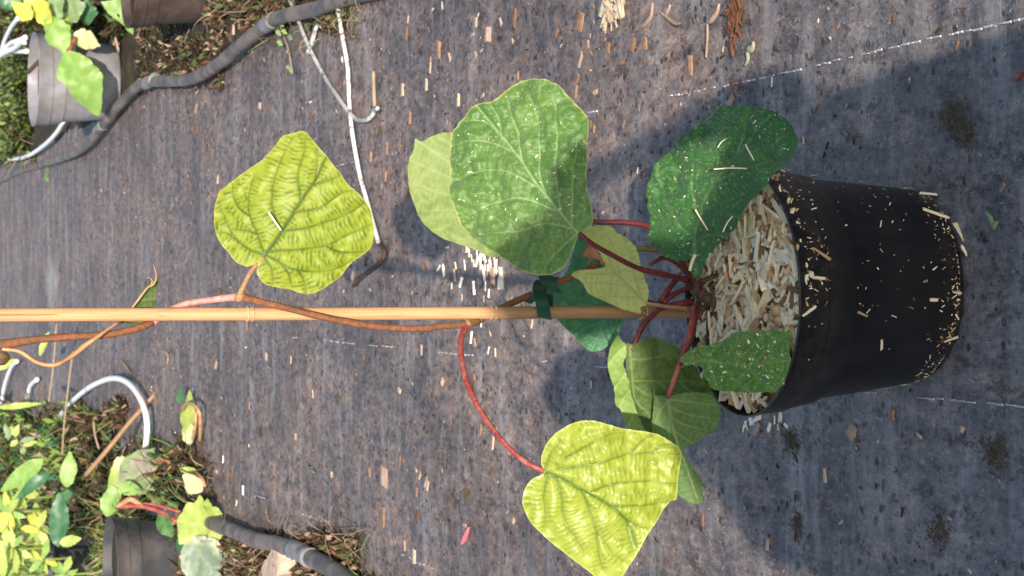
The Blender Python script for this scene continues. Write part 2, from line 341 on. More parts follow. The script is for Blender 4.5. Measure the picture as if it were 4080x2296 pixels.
def leaf(name, parent, out, base, tip, Yb, nrm, mat, res=6.0, veins=None, mid=None, cup=0.0, bend=0.0, wave=.004, seed=1, pucker=.0012, pillow=.0015,
         groove=.0016, tper=26, vw=5.5, label=None, nlat=6, teeth=1.5, roll=None, twist=0.0, sm=7, world_base=None, solid=False):
    """A leaf blade. out/base/tip/veins are outline points measured in the photograph; they are carried onto the leaf's own plane
    (through its base at distance Yb, facing nrm), meshed finely there and bent, cupped and grooved in 3-D."""
    n = Vector(nrm).normalized(); P0 = world_base or V(base[0], base[1], Yb)
    rs = random.Random(seed * 31 + 5)
    cen = (base[0] + tip[0]) / 2, (base[1] + tip[1]) / 2
    O = catmull([(x, y, 0) for x, y in out], sm, closed=True)
    O = [(p.x + rs.uniform(-teeth, teeth), p.y + rs.uniform(-teeth, teeth)) for p in O]
    if mid is None: mid = [base, ((base[0] * .6 + tip[0] * .4), (base[1] * .6 + tip[1] * .4)), tip]
    mid = [(p.x, p.y) for p in catmull([(x, y, 0) for x, y in mid], 5)]
    if veins is None:
        veins = []; L = math.hypot(tip[0] - base[0], tip[1] - base[1])
        for s in (-1, 1):
            for i in range(nlat):
                f = (i + .15 + .3 * (s > 0)) / (nlat + .6); k = min(int(f * (len(mid) - 1)), len(mid) - 2)
                q = mid[k]; d = (mid[k + 1][0] - q[0], mid[k + 1][1] - q[1]); a0 = math.atan2(d[1], d[0]) + s * R(72 - 28 * f)
                pl = [q]; a = a0
                for j in range(10):
                    a -= s * R(3.2); q = (q[0] + math.cos(a) * L * .07, q[1] + math.sin(a) * L * .07); pl.append(q)
                veins.append(pl)
    else: veins = [[(p.x, p.y) for p in catmull([(x, y, 0) for x, y in v], 4)] for v in veins]
    # sub-veins forking off the laterals towards the margin
    x0, x1 = min(p[0] for p in O), max(p[0] for p in O); y0, y1 = min(p[1] for p in O), max(p[1] for p in O)
    gx, gy = np.meshgrid(np.arange(x0, x1, res), np.arange(y0, y1, res * .9)); gx = gx + (np.arange(gx.shape[0]) % 2)[:, None] * res * .5
    X, Y = gx.ravel(), gy.ravel(); k = inside(O, X, Y); X, Y = X[k], Y[k]
    dO, _, _ = seg_dist(O + [O[0]], X, Y); k = dO > res * .55; X, Y = X[k], Y[k]
    nb = len(O); pts = [Vector((float(a), float(b))) for a, b in O] + [Vector((float(a), float(b))) for a, b in zip(X, Y)]
    res_ = delaunay_2d_cdt(pts, [(i, (i + 1) % nb) for i in range(nb)], [], 1, 1e-4)
    pv = res_[0]; tris = [tuple(f) for f in res_[2]]
    X = np.array([p.x for p in pv]); Y = np.array([p.y for p in pv])
    dR, _, _ = seg_dist(O + [O[0]], X, Y)
    dm, am, Lm = seg_dist(mid, X, Y)
    best = dm / 1.0; arc = am.copy(); vv = np.exp(-(dm / (vw * (1.25 - .5 * am / Lm))) ** 2)
    idx = np.zeros(X.shape)
    for i, v in enumerate(veins):
        d, a, L = seg_dist(v, X, Y); wl = vw * (.85 - .45 * a / max(L, 1)); vv = np.maximum(vv, .9 * np.exp(-(d / wl) ** 2) * (1 - .3 * a / max(L, 1)))
        k = d < best; best = np.where(k, d, best); arc = np.where(k, a, arc); idx = np.where(k, i + 1, idx)
    nz = np.array([noise.noise(Vector((x * .011, y * .011, seed))) for x, y in zip(X, Y)])
    nz2 = np.array([noise.noise(Vector((x * .033, y * .033, seed + 7))) for x, y in zip(X, Y)])
    ph = (arc + .10 * best + nz * 5 + nz2 * 4 + idx * 11) / tper
    fr = (ph - np.floor(ph)) - .5
    tt = np.exp(-(fr * tper / (vw * .62)) ** 2) * np.clip(.55 + nz2 * 1.6, 0, 1) * np.clip(best / 8, 0, 1)
    pk = np.cos(fr * 2 * math.pi) * np.clip(best / 14, 0, 1) * (.7 + nz2)
    rim = np.clip(1 - dR / 7, 0, 1) ** 1.5
    # to 3-D
    ax = Vector((tip[0] - base[0], tip[1] - base[1], 0)); Lp = ax.length; ax.normalize()
    sc = P0.length / FPX * 1.0; vs = []
    for i in range(len(X)):
        p = PL(float(X[i]), float(Y[i]), P0, n)
        dx, dy = X[i] - base[0], Y[i] - base[1]; u = (dx * ax.x + dy * ax.y) / Lp; s = (-dx * ax.y + dy * ax.x) / Lp
        h = cup * s * s * Lp * sc + bend * max(0, u) ** 2 * Lp * sc + twist * u * s * Lp * sc
        h += wave * (nz[i] * 1.6 + .5 * nz2[i]) * (.4 + min(1, abs(s) * 2))
        q_ = min(best[i] / 40, 1); h += pucker * pk[i] - groove * vv[i] + pillow * q_ * (2 - q_)
        if roll: h += roll * max(0.0, 1 - dR[i] / 45) ** 2 * .02
        vs.append(p + n * float(h))
    me = mesh(name, vs, tris, mat)
    for nm, arr in (('vein', vv), ('tert', tt), ('rim', rim)):
        a = me.attributes.new(nm, 'FLOAT', 'POINT'); a.data.foreach_set('value', np.asarray(arr, np.float32))
    # make the upper side face nrm
    if len(me.polygons) and sum(p.normal.dot(n) * p.area for p in me.polygons) < 0: me.flip_normals()
    o = link(name, me, parent)
    if label: o['label'] = label
    return o, P0

def zc(ox, oy, k, pts): return [(ox + k * x, oy + k * y) for x, y in pts]
def dsp(pts): return [(x * 1.5839, y * 1.5839) for x, y in pts]

# ------------------------------------------------------------------ the ground
def grid(name, x0, x1, y0, y1, nx, ny, f, mat, kind='structure', parent=None):
    xs = [x0 + (x1 - x0) * i / nx for i in range(nx + 1)]; ys = [y0 + (y1 - y0) * j / ny for j in range(ny + 1)]
    vs = [(x, y, f(x, y)) for y in ys for x in xs]; fs = [(j * (nx + 1) + i, j * (nx + 1) + i + 1, (j + 1) * (nx + 1) + i + 1, (j + 1) * (nx + 1) + i) for j in range(ny) for i in range(nx)]
    return tag(link(name, mesh(name, vs, fs, mat), parent), kind=kind)
grid('ground', -300, 300, -300, 300, 8, 8, lambda x, y: -.03, M['soil'])
def edge_x(y, s): return s * (1.02 + .05 * noise.noise(Vector((y * .9, s * 3.0, 0))))
def hbed(x, y): return .012 * noise.noise(Vector((x * 3, y * 3, 2))) + .01 * noise.noise(Vector((x * 12, y * 12, 5))) + (-.004 if abs(x) > .78 else -.045)
grid('soil_bed', .74, 3.2, .5, 20, 80, 400, hbed, M['soil'])
grid('soil_bed', -3.2, -.74, .5, 20, 80, 400, hbed, M['soil'])
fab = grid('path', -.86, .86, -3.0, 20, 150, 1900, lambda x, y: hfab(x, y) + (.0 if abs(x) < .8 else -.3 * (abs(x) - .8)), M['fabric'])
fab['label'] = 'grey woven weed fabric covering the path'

# woven marker lines: broken runs of raised white yarn
def stripe(x0, seed, ya, yb, dens=.62):
    rs = random.Random(seed); vs, fs = [], []; y = ya
    while y < yb:
        L = rs.uniform(.006, .022); on = noise.noise(Vector((y * 3.1, seed, 0))) + (.25 if y < 2.7 else 0) > (-.25 + (1 - dens) * .6)
        if on and rs.random() < .74:
            wv = rs.uniform(.0009, .0021); x = x0 + rs.uniform(-.0009, .0009) + .004 * noise.noise(Vector((y * 1.5, seed, 2))); b = len(vs)
            z = max(hfab(x, y), hfab(x, y + L)) + .0012
            vs += [(x - wv, y, z - .002), (x + wv, y, z - .002), (x + wv, y + L, z - .002), (x - wv, y + L, z - .002), (x - wv * .6, y + .001, z + .001), (x + wv * .6, y + .001, z + .001), (x + wv * .6, y + L - .001, z + .001), (x - wv * .6, y + L - .001, z + .001)]
            fs += [(b + 4, b + 5, b + 6, b + 7), (b, b + 1, b + 5, b + 4), (b + 1, b + 2, b + 6, b + 5), (b + 2, b + 3, b + 7, b + 6), (b + 3, b, b + 4, b + 7)]
        y += L + rs.uniform(.001, .006)
    link('marker_line', mesh('marker_line', vs, fs, M['white_yarn'], False), fab)
stripe(.339, 3, .9, 5.6, .60); stripe(-.150, 5, .9, 5.9, .50); stripe(-.668, 9, 2.6, 7.2, .42)

# ------------------------------------------------------------------ chips and crumbs
def chip_geo(rs, L, W, T, M4=None):
    prof = [(-.5, -.5), (.5, -.5), (.55, .1), (.1, .5), (-.45, .45)]
    vs = []
    for e, y in ((0, -.5), (1, .5)):
        sk = rs.uniform(-.12, .12)
        for i, (a, b) in enumerate(prof):
            vs.append(Vector((a * W * rs.uniform(.7, 1.15) + sk * W, (y + rs.uniform(-.10, .10)) * L, b * T * rs.uniform(.7, 1.2))))
    n = len(prof); fs = [(i, (i + 1) % n, n + (i + 1) % n, n + i) for i in range(n)] + [tuple(reversed(range(n))), tuple(range(n, 2 * n))]
    return vs, fs
def chip_meshes(name, mats, n, Lr, Wr, Tr, seed):
    rs = random.Random(seed); out = []
    for m in mats:
        for i in range(n):
            vs, fs = chip_geo(rs, rs.uniform(*Lr), rs.uniform(*Wr), rs.uniform(*Tr)); out.append(mesh(name, vs, fs, m, False))
    return out
CH_POT = [chip_meshes('wood_chip', [m], 7, (.016, .044), (.0055, .012), (.0025, .005), 11 + i) for i, m in enumerate(M['pile'])]
CH_G = [chip_meshes('wood_chip', [m], 6, (.011, .022), (.006, .011), (.002, .004), 41 + i) for i, m in enumerate(M['gchip'])]
CH_W = chip_meshes('wood_chip', [M['gchip_white']], 6, (.022, .045), (.008, .016), (.003, .006), 71)
CH_P = chip_meshes('wood_chip', [M['pile'][1], M['gchip'][1]], 4, (.018, .035), (.008, .013), (.003, .005), 77)
def put_chip(me, loc, rz, tilt=0.0, roll=0.0, sc=1.0, label=None, group=None, name='wood_chip'):
    o = link(name, me); o.location = loc; o.rotation_euler = (tilt, roll, rz); o.scale = (sc,) * 3
    return tag(o, label, 'wood chip', group)
def crumbs(name, n, place, size, mats, weights, seed, label, cat, parent=None, flat=.4):
    rs = random.Random(seed); vs, fs, mi = [], [], []
    for k in range(n):
        p, nrm = place(rs)
        if p is None: continue
        s = rs.uniform(*size); L = s * rs.uniform(1, 3.2); a = rs.uniform(0, math.pi)
        u = nrm.orthogonal().normalized(); v = nrm.cross(u); d = u * math.cos(a) + v * math.sin(a); e = nrm.cross(d)
        q = p + nrm * (s * flat * .4); b = len(vs)
        lift = nrm * (L * rs.uniform(-.06, .12))
        vs += [q - d * L / 2 - e * s / 2, q + d * L / 2 - e * s * .4 + lift, q + d * L / 2 + e * s * .5 + lift, q - d * L / 2 + e * s * .4, q + nrm * s * flat]
        m = rs.choices(range(len(mats)), weights)[0]
        fs += [(b, b + 1, b + 4), (b + 1, b + 2, b + 4), (b + 2, b + 3, b + 4), (b + 3, b, b + 4)]; mi += [m] * 4
    o = link(name, mesh(name, vs, fs, mats, False, mi), parent)
    return tag(o, label, cat, kind='stuff')
Z = Vector((0, 0, 1))
def on_ground(dens):
    def f(rs):
        y = 1.2 + (rs.random() ** .8) * 8.5; x = rs.uniform(-.8, .8)
        if rs.random() > dens(x, y): return None, None
        return Vector((x, y, hfab(x, y))), (Z + Vector((rs.uniform(-.3, .3), rs.uniform(-.3, .3), 0))).normalized()
    return f
def dens(x, y):
    d = .35 + .5 * noise.noise(Vector((x * 4, y * 3, 3)))
    if x > .2 and 2.6 < y < 6: d += .25
    if y < 2.4: d *= .45
    return d
crumbs('wood_litter', 15000, on_ground(dens), (.0020, .0062), [M['gchip'][0], M['gchip'][1], M['gchip'][2], M['clump'], M['gchip_white']], (12, 8, 34, 62, 1.5), 3,
       'fine crumbs of wood, moss and dirt strewn over the grey fabric', 'litter')

# pieces one can pick out on the fabric: (px, py, length px, rotation deg, material)
spots = [(2745, 262, 95, 85, 0), (2290, 362, 62, 80, 0), (2308, 85, 90, 80, 0), (2052, 70, 90, 70, 0), (2578, 175, 60, 90, 0), (2527, 180, 70, 75, 0), (2430, 190, 52, 80, 0),
         (1952, 140, 70, 88, 1), (1752, 200, 80, 85, 0), (1622, 135, 60, 80, 0), (1720, 270, 50, 75, 1), (1545, 590, 60, 85, 0), (1538, 700, 50, 85, 0), (1722, 245, 40, 70, 0),
         (2310, 235, 60, 50, 1), (2490, 495, 30, 60, 0), (2555, 430, 30, 80, 0), (2900, 400, 60, 40, 1), (1150, 580, 40, 85, 1), (868, 715, 40, 80, 1), (1430, 600, 55, 88, 0),
         (1248, 1570, 42, 85, 1), (1530, 1900, 90, 88, 1), (1525, 2060, 85, 90, 0), (1920, 1710, 52, 85, 0), (1590, 1835, 52, 80, 0), (1610, 2175, 50, 88, 1), (1652, 2218, 70, 88, 1),
         (1720, 1935, 50, 75, 1), (1672, 1960, 40, 75, 0), (1965, 1765, 60, 70, 1), (2810, 2070, 60, 80, 0), (3055, 2170, 60, 80, 1), (2360, 1530, 40, 88, 1), (3555, 1650, 60, 85, 0),
         (3355, 1840, 40, 80, 0), (3395, 1720, 60, 60, 1), (1165, 1435, 36, 75, 1), (1060, 1420, 36, 85, 1), (1685, 1395, 50, 80, 1), (2120, 1290, 45, 70, 1), (3200, 560, 40, 85, 1),
         (2060, 300, 36, 85, 0), (1905, 90, 44, 85, 1), (1640, 470, 50, 80, 0), (1610, 360, 60, 85, 1), (1700, 340, 60, 85, 1), (1830, 400, 64, 80, 1), (1480, 620, 50, 80, 0),
         (2200, 515, 36, 80, 1), (1130, 60, 90, 80, 1), (950, 95, 46, 80, 0), (930, 120, 46, 80, 1), (870, 100, 40, 70, 0)]
GL = 'small brown wood chip lying loose on the grey path fabric'
GG = 'wood chips scattered on the path'
GC = ['orange tan', 'pinkish', 'dark brown']
def ground_chip(px, py, Lpx, rot, k, white=False, label=None, group=None, z=0):
    if label is None:
        zone = ('on the path right of the pot' if px > 3600 else 'on the path above the plant' if (px > 1500 and py < 900) else 'on the path below the plant' if px > 1500 else 'on the far path, upper side of the cane' if py < 1250 else 'on the far path, lower side of the cane')
        label = 'small %s wood chip lying %s' % (GC[k], zone); group = GC[k] + ' chips ' + zone
    p = G(px, py); p.z = hfab(p.x, p.y) + .0015 + z
    me = rnd.choice((CH_W if rnd.random() < .6 else CH_P) if white else CH_G[k]); L = max(abs(v.co.y) for v in me.vertices) * 2
    want = Lpx / FPX * p.length * (1.0 if rot > 60 else 1.3)
    return put_chip(me, p, R(90 - (90 - rot)) + R(90) * 0 + R(rnd.uniform(-10, 10)) + (math.pi / 2 if rot > 200 else 0), rnd.uniform(-.06, .06), rnd.uniform(-.2, .2), want / L, label, group)
for s in spots: ground_chip(*s)
for i in range(160):
    for _ in range(30):
        px, py = rnd.uniform(700, 4050), rnd.uniform(10, 2290)
        wgt = .25 + (.75 if py < 620 and 1500 < px < 3100 else 0) + (.2 if px < 2400 else 0) - (.15 if px > 3100 else 0)
        p = G(px, py)
        if rnd.random() < wgt and abs(p.x) < .76: break
    ground_chip(px, py, rnd.uniform(18, 42), rnd.uniform(0, 180), rnd.choices((0, 1, 2), (4, 4, 3))[0])
# the heap of pale chips behind the cane
HL, HG = 'pale wood chip in the small white spill behind the cane', 'pale chips spilled on the path behind the cane'
for px, py, L, r in [(1778, 1078, 60, 88), (1757, 1068, 34, 40), (1816, 1100, 66, 95), (1848, 1125, 44, 60), (1862, 1055, 50, 105), (1865, 990, 40, 70), (1833, 1060, 40, 120), (1902, 1150, 66, 92),
                     (1905, 1040, 60, 75), (1925, 1050, 60, 100), (1940, 1085, 70, 110), (1962, 1070, 90, 95), (1975, 1095, 85, 85), (1985, 1060, 70, 100), (2005, 1110, 110, 100), (1992, 1130, 60, 90),
                     (1945, 1140, 50, 80), (1957, 1170, 44, 85), (1890, 1030, 40, 120), (1880, 1010, 44, 100), (1915, 1000, 44, 85), (1930, 1010, 60, 60), (1960, 1040, 50, 80), (1808, 1140, 30, 88),
                     (1923, 1288, 40, 85), (1888, 1345, 62, 85), (1955, 1395, 36, 60), (1985, 1405, 44, 105), (1935, 1190, 30, 80), (1855, 1185, 34, 90)]:
    ground_chip(px, py, L, r, 0, True, HL, HG, rnd.uniform(0, .006))
for i in range(14): ground_chip(rnd.gauss(1940, 38), rnd.gauss(1070, 48), rnd.uniform(28, 60), rnd.uniform(60, 120), 0, True, HL, HG, rnd.uniform(.0, .012))
for i in range(16): ground_chip(rnd.uniform(2960, 3130), rnd.uniform(1655, 1725), rnd.uniform(30, 70), rnd.uniform(20, 160), 0, True, 'tan wood chip fallen on the fabric beside the lower rim of the big pot', 'chips fallen beside the big pot')
for px, py, L, r in [(3288, 1895, 70, 100), (3350, 2080, 34, 25), (2545, 680, 30, 80), (1160, 575, 30, 80), (887, 1830, 34, 88), (972, 1955, 44, 85), (948, 2005, 30, 85)]:
    ground_chip(px, py, L, r, 0, True, 'single pale wood chip alone on the grey path fabric', 'single pale chips on the path')

# ------------------------------------------------------------------ the main pot
PX, PY = .003, 2.418
PROF = [(0, .004), (.122, .004), (.131, .002), (.1345, .009), (.1365, .03), (.146, .12), (.1545, .2155), (.1575, .2185), (.1640, .2205), (.1650, .224), (.1672, .263), (.1690, .2645), (.1694, .2670), (.1688, .2685), (.1676, .2685), (.1668, .2660), (.1612, .212), (.156, .18)]
def build_pot(name, loc, mat, label, k=1.0, hk=1.0, tilt=0, soil='soil', fill=.235, prof=PROF):
    e = empty(name, loc); tag(e, label, 'pot')
    body = [p for p in prof if p[1] <= .2185 or p is prof[0]]; rim = prof[6:]
    vs, fs = lathe_geo([(r * k, z * k * hk) for r, z in prof[:8]]); b = link('pot_body', mesh('pot_body', [v + Vector(loc) for v in vs], fs, mat), e)
    vs, fs = lathe_geo([(r * k, z * k * hk) for r, z in prof[7:]]); r_ = link('rim', mesh('rim', [v + Vector(loc) for v in vs], fs, mat), e)
    # soil disc
    vs, fs = [Vector((0, 0, fill * k * hk + .01))], []
    n = 40
    for j in range(1, 9):
        for i in range(n):
            a = 2 * math.pi * i / n; q = j / 8 * .160 * k
            vs.append(Vector((q * math.cos(a), q * math.sin(a), fill * k * hk + .01 * (1 - (j / 8) ** 2) + .004 * noise.noise(Vector((q * 60 * math.cos(a), q * 60 * math.sin(a), k))))))
    for i in range(n): fs.append((0, 1 + i, 1 + (i + 1) % n))
    for j in range(7):
        for i in range(n): a = 1 + j * n + i; c = 1 + j * n + (i + 1) % n; fs.append((a, a + n, c + n, c))
    link('compost', mesh('compost', [v + Vector(loc) for v in vs], fs, M[soil]), e)
    if tilt: e.rotation_euler = (0, tilt, 0)
    return e
pot = build_pot('plant_pot', (PX, PY, .003), M['pot'], 'big black plastic pot holding the staked plant, filled with wood chips', soil='pebble', fill=.248, tilt=R(-1.6))

# mulch on top of the pot
def top_place(rs):
    q = math.sqrt(rs.random()) * .160; a = rs.uniform(0, 2 * math.pi); x, y = PX + q * math.cos(a), PY + q * math.sin(a)
    return Vector((x, y, .257 + .008 * (1 - (q / .157) ** 2) + rs.uniform(-.003, .003))), (Z + Vector((rs.uniform(-.3, .3), rs.uniform(-.3, .3), 0))).normalized()
def chips_stuff(name, n, place, mset, wts, seed, label):
    rs = random.Random(seed); vs, fs, mi = [], [], []
    for k in range(n):
        p, nrm = place(rs); v0, f0 = chip_geo(rs, rs.uniform(.014, .036), rs.uniform(.004, .010), rs.uniform(.002, .004))
        Q = nrm.to_track_quat('Z', 'Y').to_matrix() @ Matrix.Rotation(rs.uniform(0, 6.3), 3, 'Z'); b = len(vs)
        vs += [Q @ v + p for v in v0]; fs += [tuple(i + b for i in f) for f in f0]; mi += [rs.choices(range(len(mset)), wts)[0]] * len(f0)
    return tag(link(name, mesh(name, vs, fs, mset, False, mi)), label, 'mulch', kind='stuff')
chips_stuff('mulch', 1000, top_place, M['pile'], (10, 6, 5, 2.5), 5, 'bed of smaller chips filling the big black pot under the loose top chips')
ML, MG = 'cream wood chip lying on the mulch inside the big black pot', 'wood chips on top of the big pot'
rs = random.Random(21)
PZ = ['cream', 'whitish', 'tan', 'dark brown']
for i in range(230):
    p, nrm = top_place(rs); k = rs.choices(range(4), (11, 7, 4, 1))[0]; p.z += rs.uniform(.002, .008)
    put_chip(rs.choice(CH_POT[k]), p, rs.uniform(0, 6.3), rs.gauss(0, .22), rs.gauss(0, .5), rs.uniform(.75, 1.1), '%s wood chip on the mulch, %s half of the big black pot' % (PZ[k], 'upper' if p.x > PX else 'lower'), MG + ', ' + PZ[k] + (', upper half' if p.x > PX else ', lower half'), 'mulch_chip')
for px, py in [(3085, 1262), (3098, 1240), (3108, 1282)]:
    p = G(px, py, .264); bm = bmesh.new(); bmesh.ops.create_icosphere(bm, subdivisions=2, radius=.0085)
    for v in bm.verts: v.co *= 1 + .18 * noise.noise(v.co * 110 + Vector((px, 0, 0)))
    me = bpy.data.meshes.new('clay_pebble'); bm.to_mesh(me); bm.free(); me.materials.append(M['pebble']); me.polygons.foreach_set('use_smooth', [True] * len(me.polygons))
    o = link('clay_pebble', me); o.location = p; tag(o, 'round tan clay pebble among the chips in the big pot', 'pebble', 'clay pebbles in the big pot')
# chips clinging to the outside of the pot
def wall_r(z):
    for (r0, z0), (r1, z1) in zip(PROF[3:12], PROF[4:13]):
        if z0 <= z <= z1: return r0 + (r1 - r0) * (z - z0) / max(1e-6, z1 - z0)
    return PROF[12][0]
def on_wall(rs, zr=None, ar=None):
    u = rs.random()
    z = zr if zr is not None else (rs.uniform(.222, .258) if u < .50 else (abs(rs.gauss(0, .018)) + .006 if u < .80 else rs.uniform(.01, .22)))
    z = min(max(z, .011), .26); a = ar if ar is not None else rs.uniform(math.pi * .98, math.pi * 2.02)
    if ar is None and u < .50 and rs.random() < .6: a = rs.uniform(math.pi, math.pi * 1.42)
    r = wall_r(z) + .0007; d = Vector((math.cos(a), math.sin(a), 0))
    return Vector((PX, PY, .003)) + d * r + Vector((0, 0, z)), (d + Vector((0, 0, .09))).normalized()
crumbs('dust_crumbs', 800, on_wall, (.0008, .0019), [M['pile'][0], M['pile'][1], M['pile'][2], M['pile'][3]], (5, 2, 6, 9), 8, 'fine crumbs of bark clinging to the outside of the big black pot', 'litter', flat=.25)
WL, WG = 'thin wood sliver stuck to the outside of the big black pot', 'wood slivers stuck to the big pot'
rs = random.Random(5)
CH_S = chip_meshes('wood_sliver', [M['pile'][0], M['pile'][2]], 6, (.010, .020), (.0020, .0032), (.001, .0018), 91)
for i in range(60):
    p, nrm = on_wall(rs); o = link('wood_sliver', rs.choice(CH_S))
    o.matrix_world = Matrix.Translation(p + nrm * .0008) @ nrm.to_track_quat('Z', 'Y').to_matrix().to_4x4() @ Matrix.Rotation(rs.uniform(0, 6.3), 4, 'Z') @ Matrix.Scale(rs.uniform(.35, .8), 4)
    tag(o, WL, 'wood chip', WG)
def wall_px(px, py):     # where the line of sight meets the pot
    v = ray(px, py); o = Vector((0, 0, CAMH)); z = .1
    for _ in range(12):
        r = wall_r(max(.011, min(.26, z))) + .001; a = v.x ** 2 + v.y ** 2; b = -2 * (v.x * PX + v.y * PY); c = PX ** 2 + PY ** 2 - r * r; D = b * b - 4 * a * c
        if D < 0: return None
        q = o + v * ((-b - math.sqrt(D)) / (2 * a)); z = q.z - .003
    d = Vector((q.x - PX, q.y - PY, 0)).normalized(); return q, d
for px, py, L, rot, wd, k, lab in [(3728, 852, 100, 33, 2.0, 0, 'long pale wood sliver stuck low on the upper side of the big pot'), (3828, 925, 84, 80, 4.2, 0, 'broad tan chip at the bottom edge of the big pot'),
                                   (3704, 775, 72, 28, 1.6, 1, 'pale sliver highest up on the side of the big pot near its base'), (3848, 1010, 66, 65, 1.7, 1, 'bent white sliver below the broad tan chip on the pot'),
                                   (3272, 1012, 72, 36, 1.4, 2, 'thin grey sliver lying across the collar of the big pot'), (3263, 1108, 46, 5, 1.8, 0, 'short pale chip stuck across the step of the collar'),
                                   (3512, 1372, 50, 72, 1.5, 0, 'single sliver standing on the smooth lower wall of the big pot'), (3435, 1252, 44, 22, 1.4, 2, 'single sliver in the middle of the smooth pot wall'),
                                   (3222, 1240, 64, -38, 1.6, 1, 'white bent sliver on the collar of the big pot'), (3790, 1352, 60, -25, 1.6, 0, 'sliver near the lower base corner of the big pot'),
                                   (3720, 1195, 34, 0, 1.8, 0, 'tiny bright chip low on the pot wall'), (3205, 1445, 46, -60, 3.0, 0, 'tan chip on the collar near the fuzzy drooping leaf')]:
    q = wall_px(px, py)
    if not q: continue
    p, d = q; vs, fs = chip_geo(random.Random(px), L / FPX * 2.75, .0022 * wd, .0016 * min(wd, 1.6))
    o = link('wood_sliver', mesh('wood_sliver', vs, fs, M['pile'][k], False)); nrm = (d + Vector((0, 0, .09))).normalized()
    Mx = nrm.to_track_quat('Z', 'X').to_matrix().to_4x4()
    up = Vector((0, 0, 1)); up = (up - nrm * up.dot(nrm)).normalized(); rt = nrm.cross(up) * -1
    dirv = (-up * math.cos(R(rot)) + rt * -math.sin(R(rot))).normalized(); xx = dirv.cross(nrm)
    o.matrix_world = Matrix(((xx.x, dirv.x, nrm.x, p.x), (xx.y, dirv.y, nrm.y, p.y), (xx.z, dirv.z, nrm.z, p.z), (0, 0, 0, 1))) @ Matrix.Translation((0, 0, .001))
    tag(o, lab, 'wood chip')

# ------------------------------------------------------------------ cane
CX, CY = -.0335, 2.55; CR = .0085
ce = empty('bamboo_cane', (CX, CY, .2)); tag(ce, 'straight tan bamboo cane standing upright in the big black pot', 'cane')
nodes = [V(1962, 1246, CY).z, V(995, 1250, CY).z, V(2560, 1244, CY).z]
vs, fs = [], []; seg = 20; zs = [.12 + i * .01 for i in range(126)]
for z in zs:
    bulge = sum(.00075 * math.exp(-((z - n) / .006) ** 2) for n in nodes)
    for s in range(seg):
        a = 2 * math.pi * s / seg; r = CR + bulge + .0002 * noise.noise(Vector((z * 9, math.cos(a), math.sin(a))))
        vs.append(Vector((CX + .0006 * noise.noise(Vector((z * 2, 0, 0))) + r * math.cos(a), CY + r * math.sin(a), z)))
for i in range(len(zs) - 1):
    for s in range(seg): a = i * seg + s; b = i * seg + (s + 1) % seg; fs.append((a, b, b + seg, a + seg))
fs.append(tuple(range((len(zs) - 1) * seg, len(zs) * seg)))
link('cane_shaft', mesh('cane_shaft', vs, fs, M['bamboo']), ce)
for n in nodes:
    for dz in (-.0035, .0035):
        vs, fs = [], []
        for i in range(24):
            for j in range(6):
                a = 2 * math.pi * i / 24; b = 2 * math.pi * j / 6; rr = CR + .0012 + .0009 * math.cos(b)
                vs.append((CX + rr * math.cos(a), CY + rr * math.sin(a), n + dz + .0009 * math.sin(b)))
        for i in range(24):
            for j in range(6): fs.append((i * 6 + j, ((i + 1) % 24) * 6 + j, ((i + 1) % 24) * 6 + (j + 1) % 6, i * 6 + (j + 1) % 6))
        link('cane_node', mesh('cane_node', vs, fs, M['bamboo_node']), ce)
# the shallow bud groove running up the top internode
z0 = V(245, 1256, CY).z; a0 = V(0, 1257, CY - CR)
tube('bud_groove', [Vector((CX + .0005, CY - CR + .0006, z0)), Vector((CX + .0003, CY - CR + .0003, z0 + .03)), Vector((CX + .0003, CY - CR + .0002, 1.34))], [.0003, .0012, .0014], M['bamboo_groove'], ce, seg=6)

# ------------------------------------------------------------------ plant: vine
pe = empty('climbing_plant', (-.01, 2.52, .25)); tag(pe, 'hairy climbing vine with big green and yellow leaves twined round the cane', 'plant')
F, Bk = CY - CR - .006, CY + CR + .006
old = [V(2760, 1085, 2.53), V(2700, 1020, 2.54), V(2620, 998, 2.55), V(2525, 995, 2.56), V(2420, 1035, 2.57), V(2300, 1092, 2.57), V(2150, 1160, 2.572), V(2040, 1208, Bk + .002), V(1960, 1245, Bk), V(1905, 1280, 2.55)]
tube('main_stem', old[:5], [.0046, .0044, .0042, .004, .004], M['vine_olive'], pe, seg=10, jit=.06)
tube('main_stem', old[4:], [.004, .0044, .0046, .0046, .0046, .0046], M['vine'], pe, seg=10, jit=.06)
tube('main_stem', [V(1905, 1280, 2.55), V(1862, 1292, 2.543), V(1760, 1300, F + .003), V(1650, 1311, F), V(1520, 1303, F), V(1390, 1285, F - .001), V(1250, 1255, F - .002), V(1100, 1218, F - .002), V(1010, 1196, F), V(960, 1182, F + .002)],
     [.0052, .0056, .0046, .0046, .0046, .0046, .0046, .0044, .005, .0058], M['vine'], pe, seg=10, jit=.07)
tube('main_stem', [V(960, 1182, F + .002), V(900, 1188, 2.543), V(820, 1198, 2.552), V(740, 1212, Bk - .002), V(670, 1240, Bk), V(610, 1285, 2.558)], [.0056, .0046, .0042, .0042, .0042, .0044], M['vine_pink'], pe, seg=10, jit=.05)
tube('main_stem', [V(625, 1272, Bk - .002), V(560, 1305, 2.553), V(430, 1333, 2.55), V(280, 1343, 2.55), V(130, 1355, 2.55), V(20, 1372, 2.55), V(-120, 1390, 2.55)], [.0046, .0048, .0048, .0046, .005, .006, .0055], M['vine'], pe, seg=10, jit=.07)
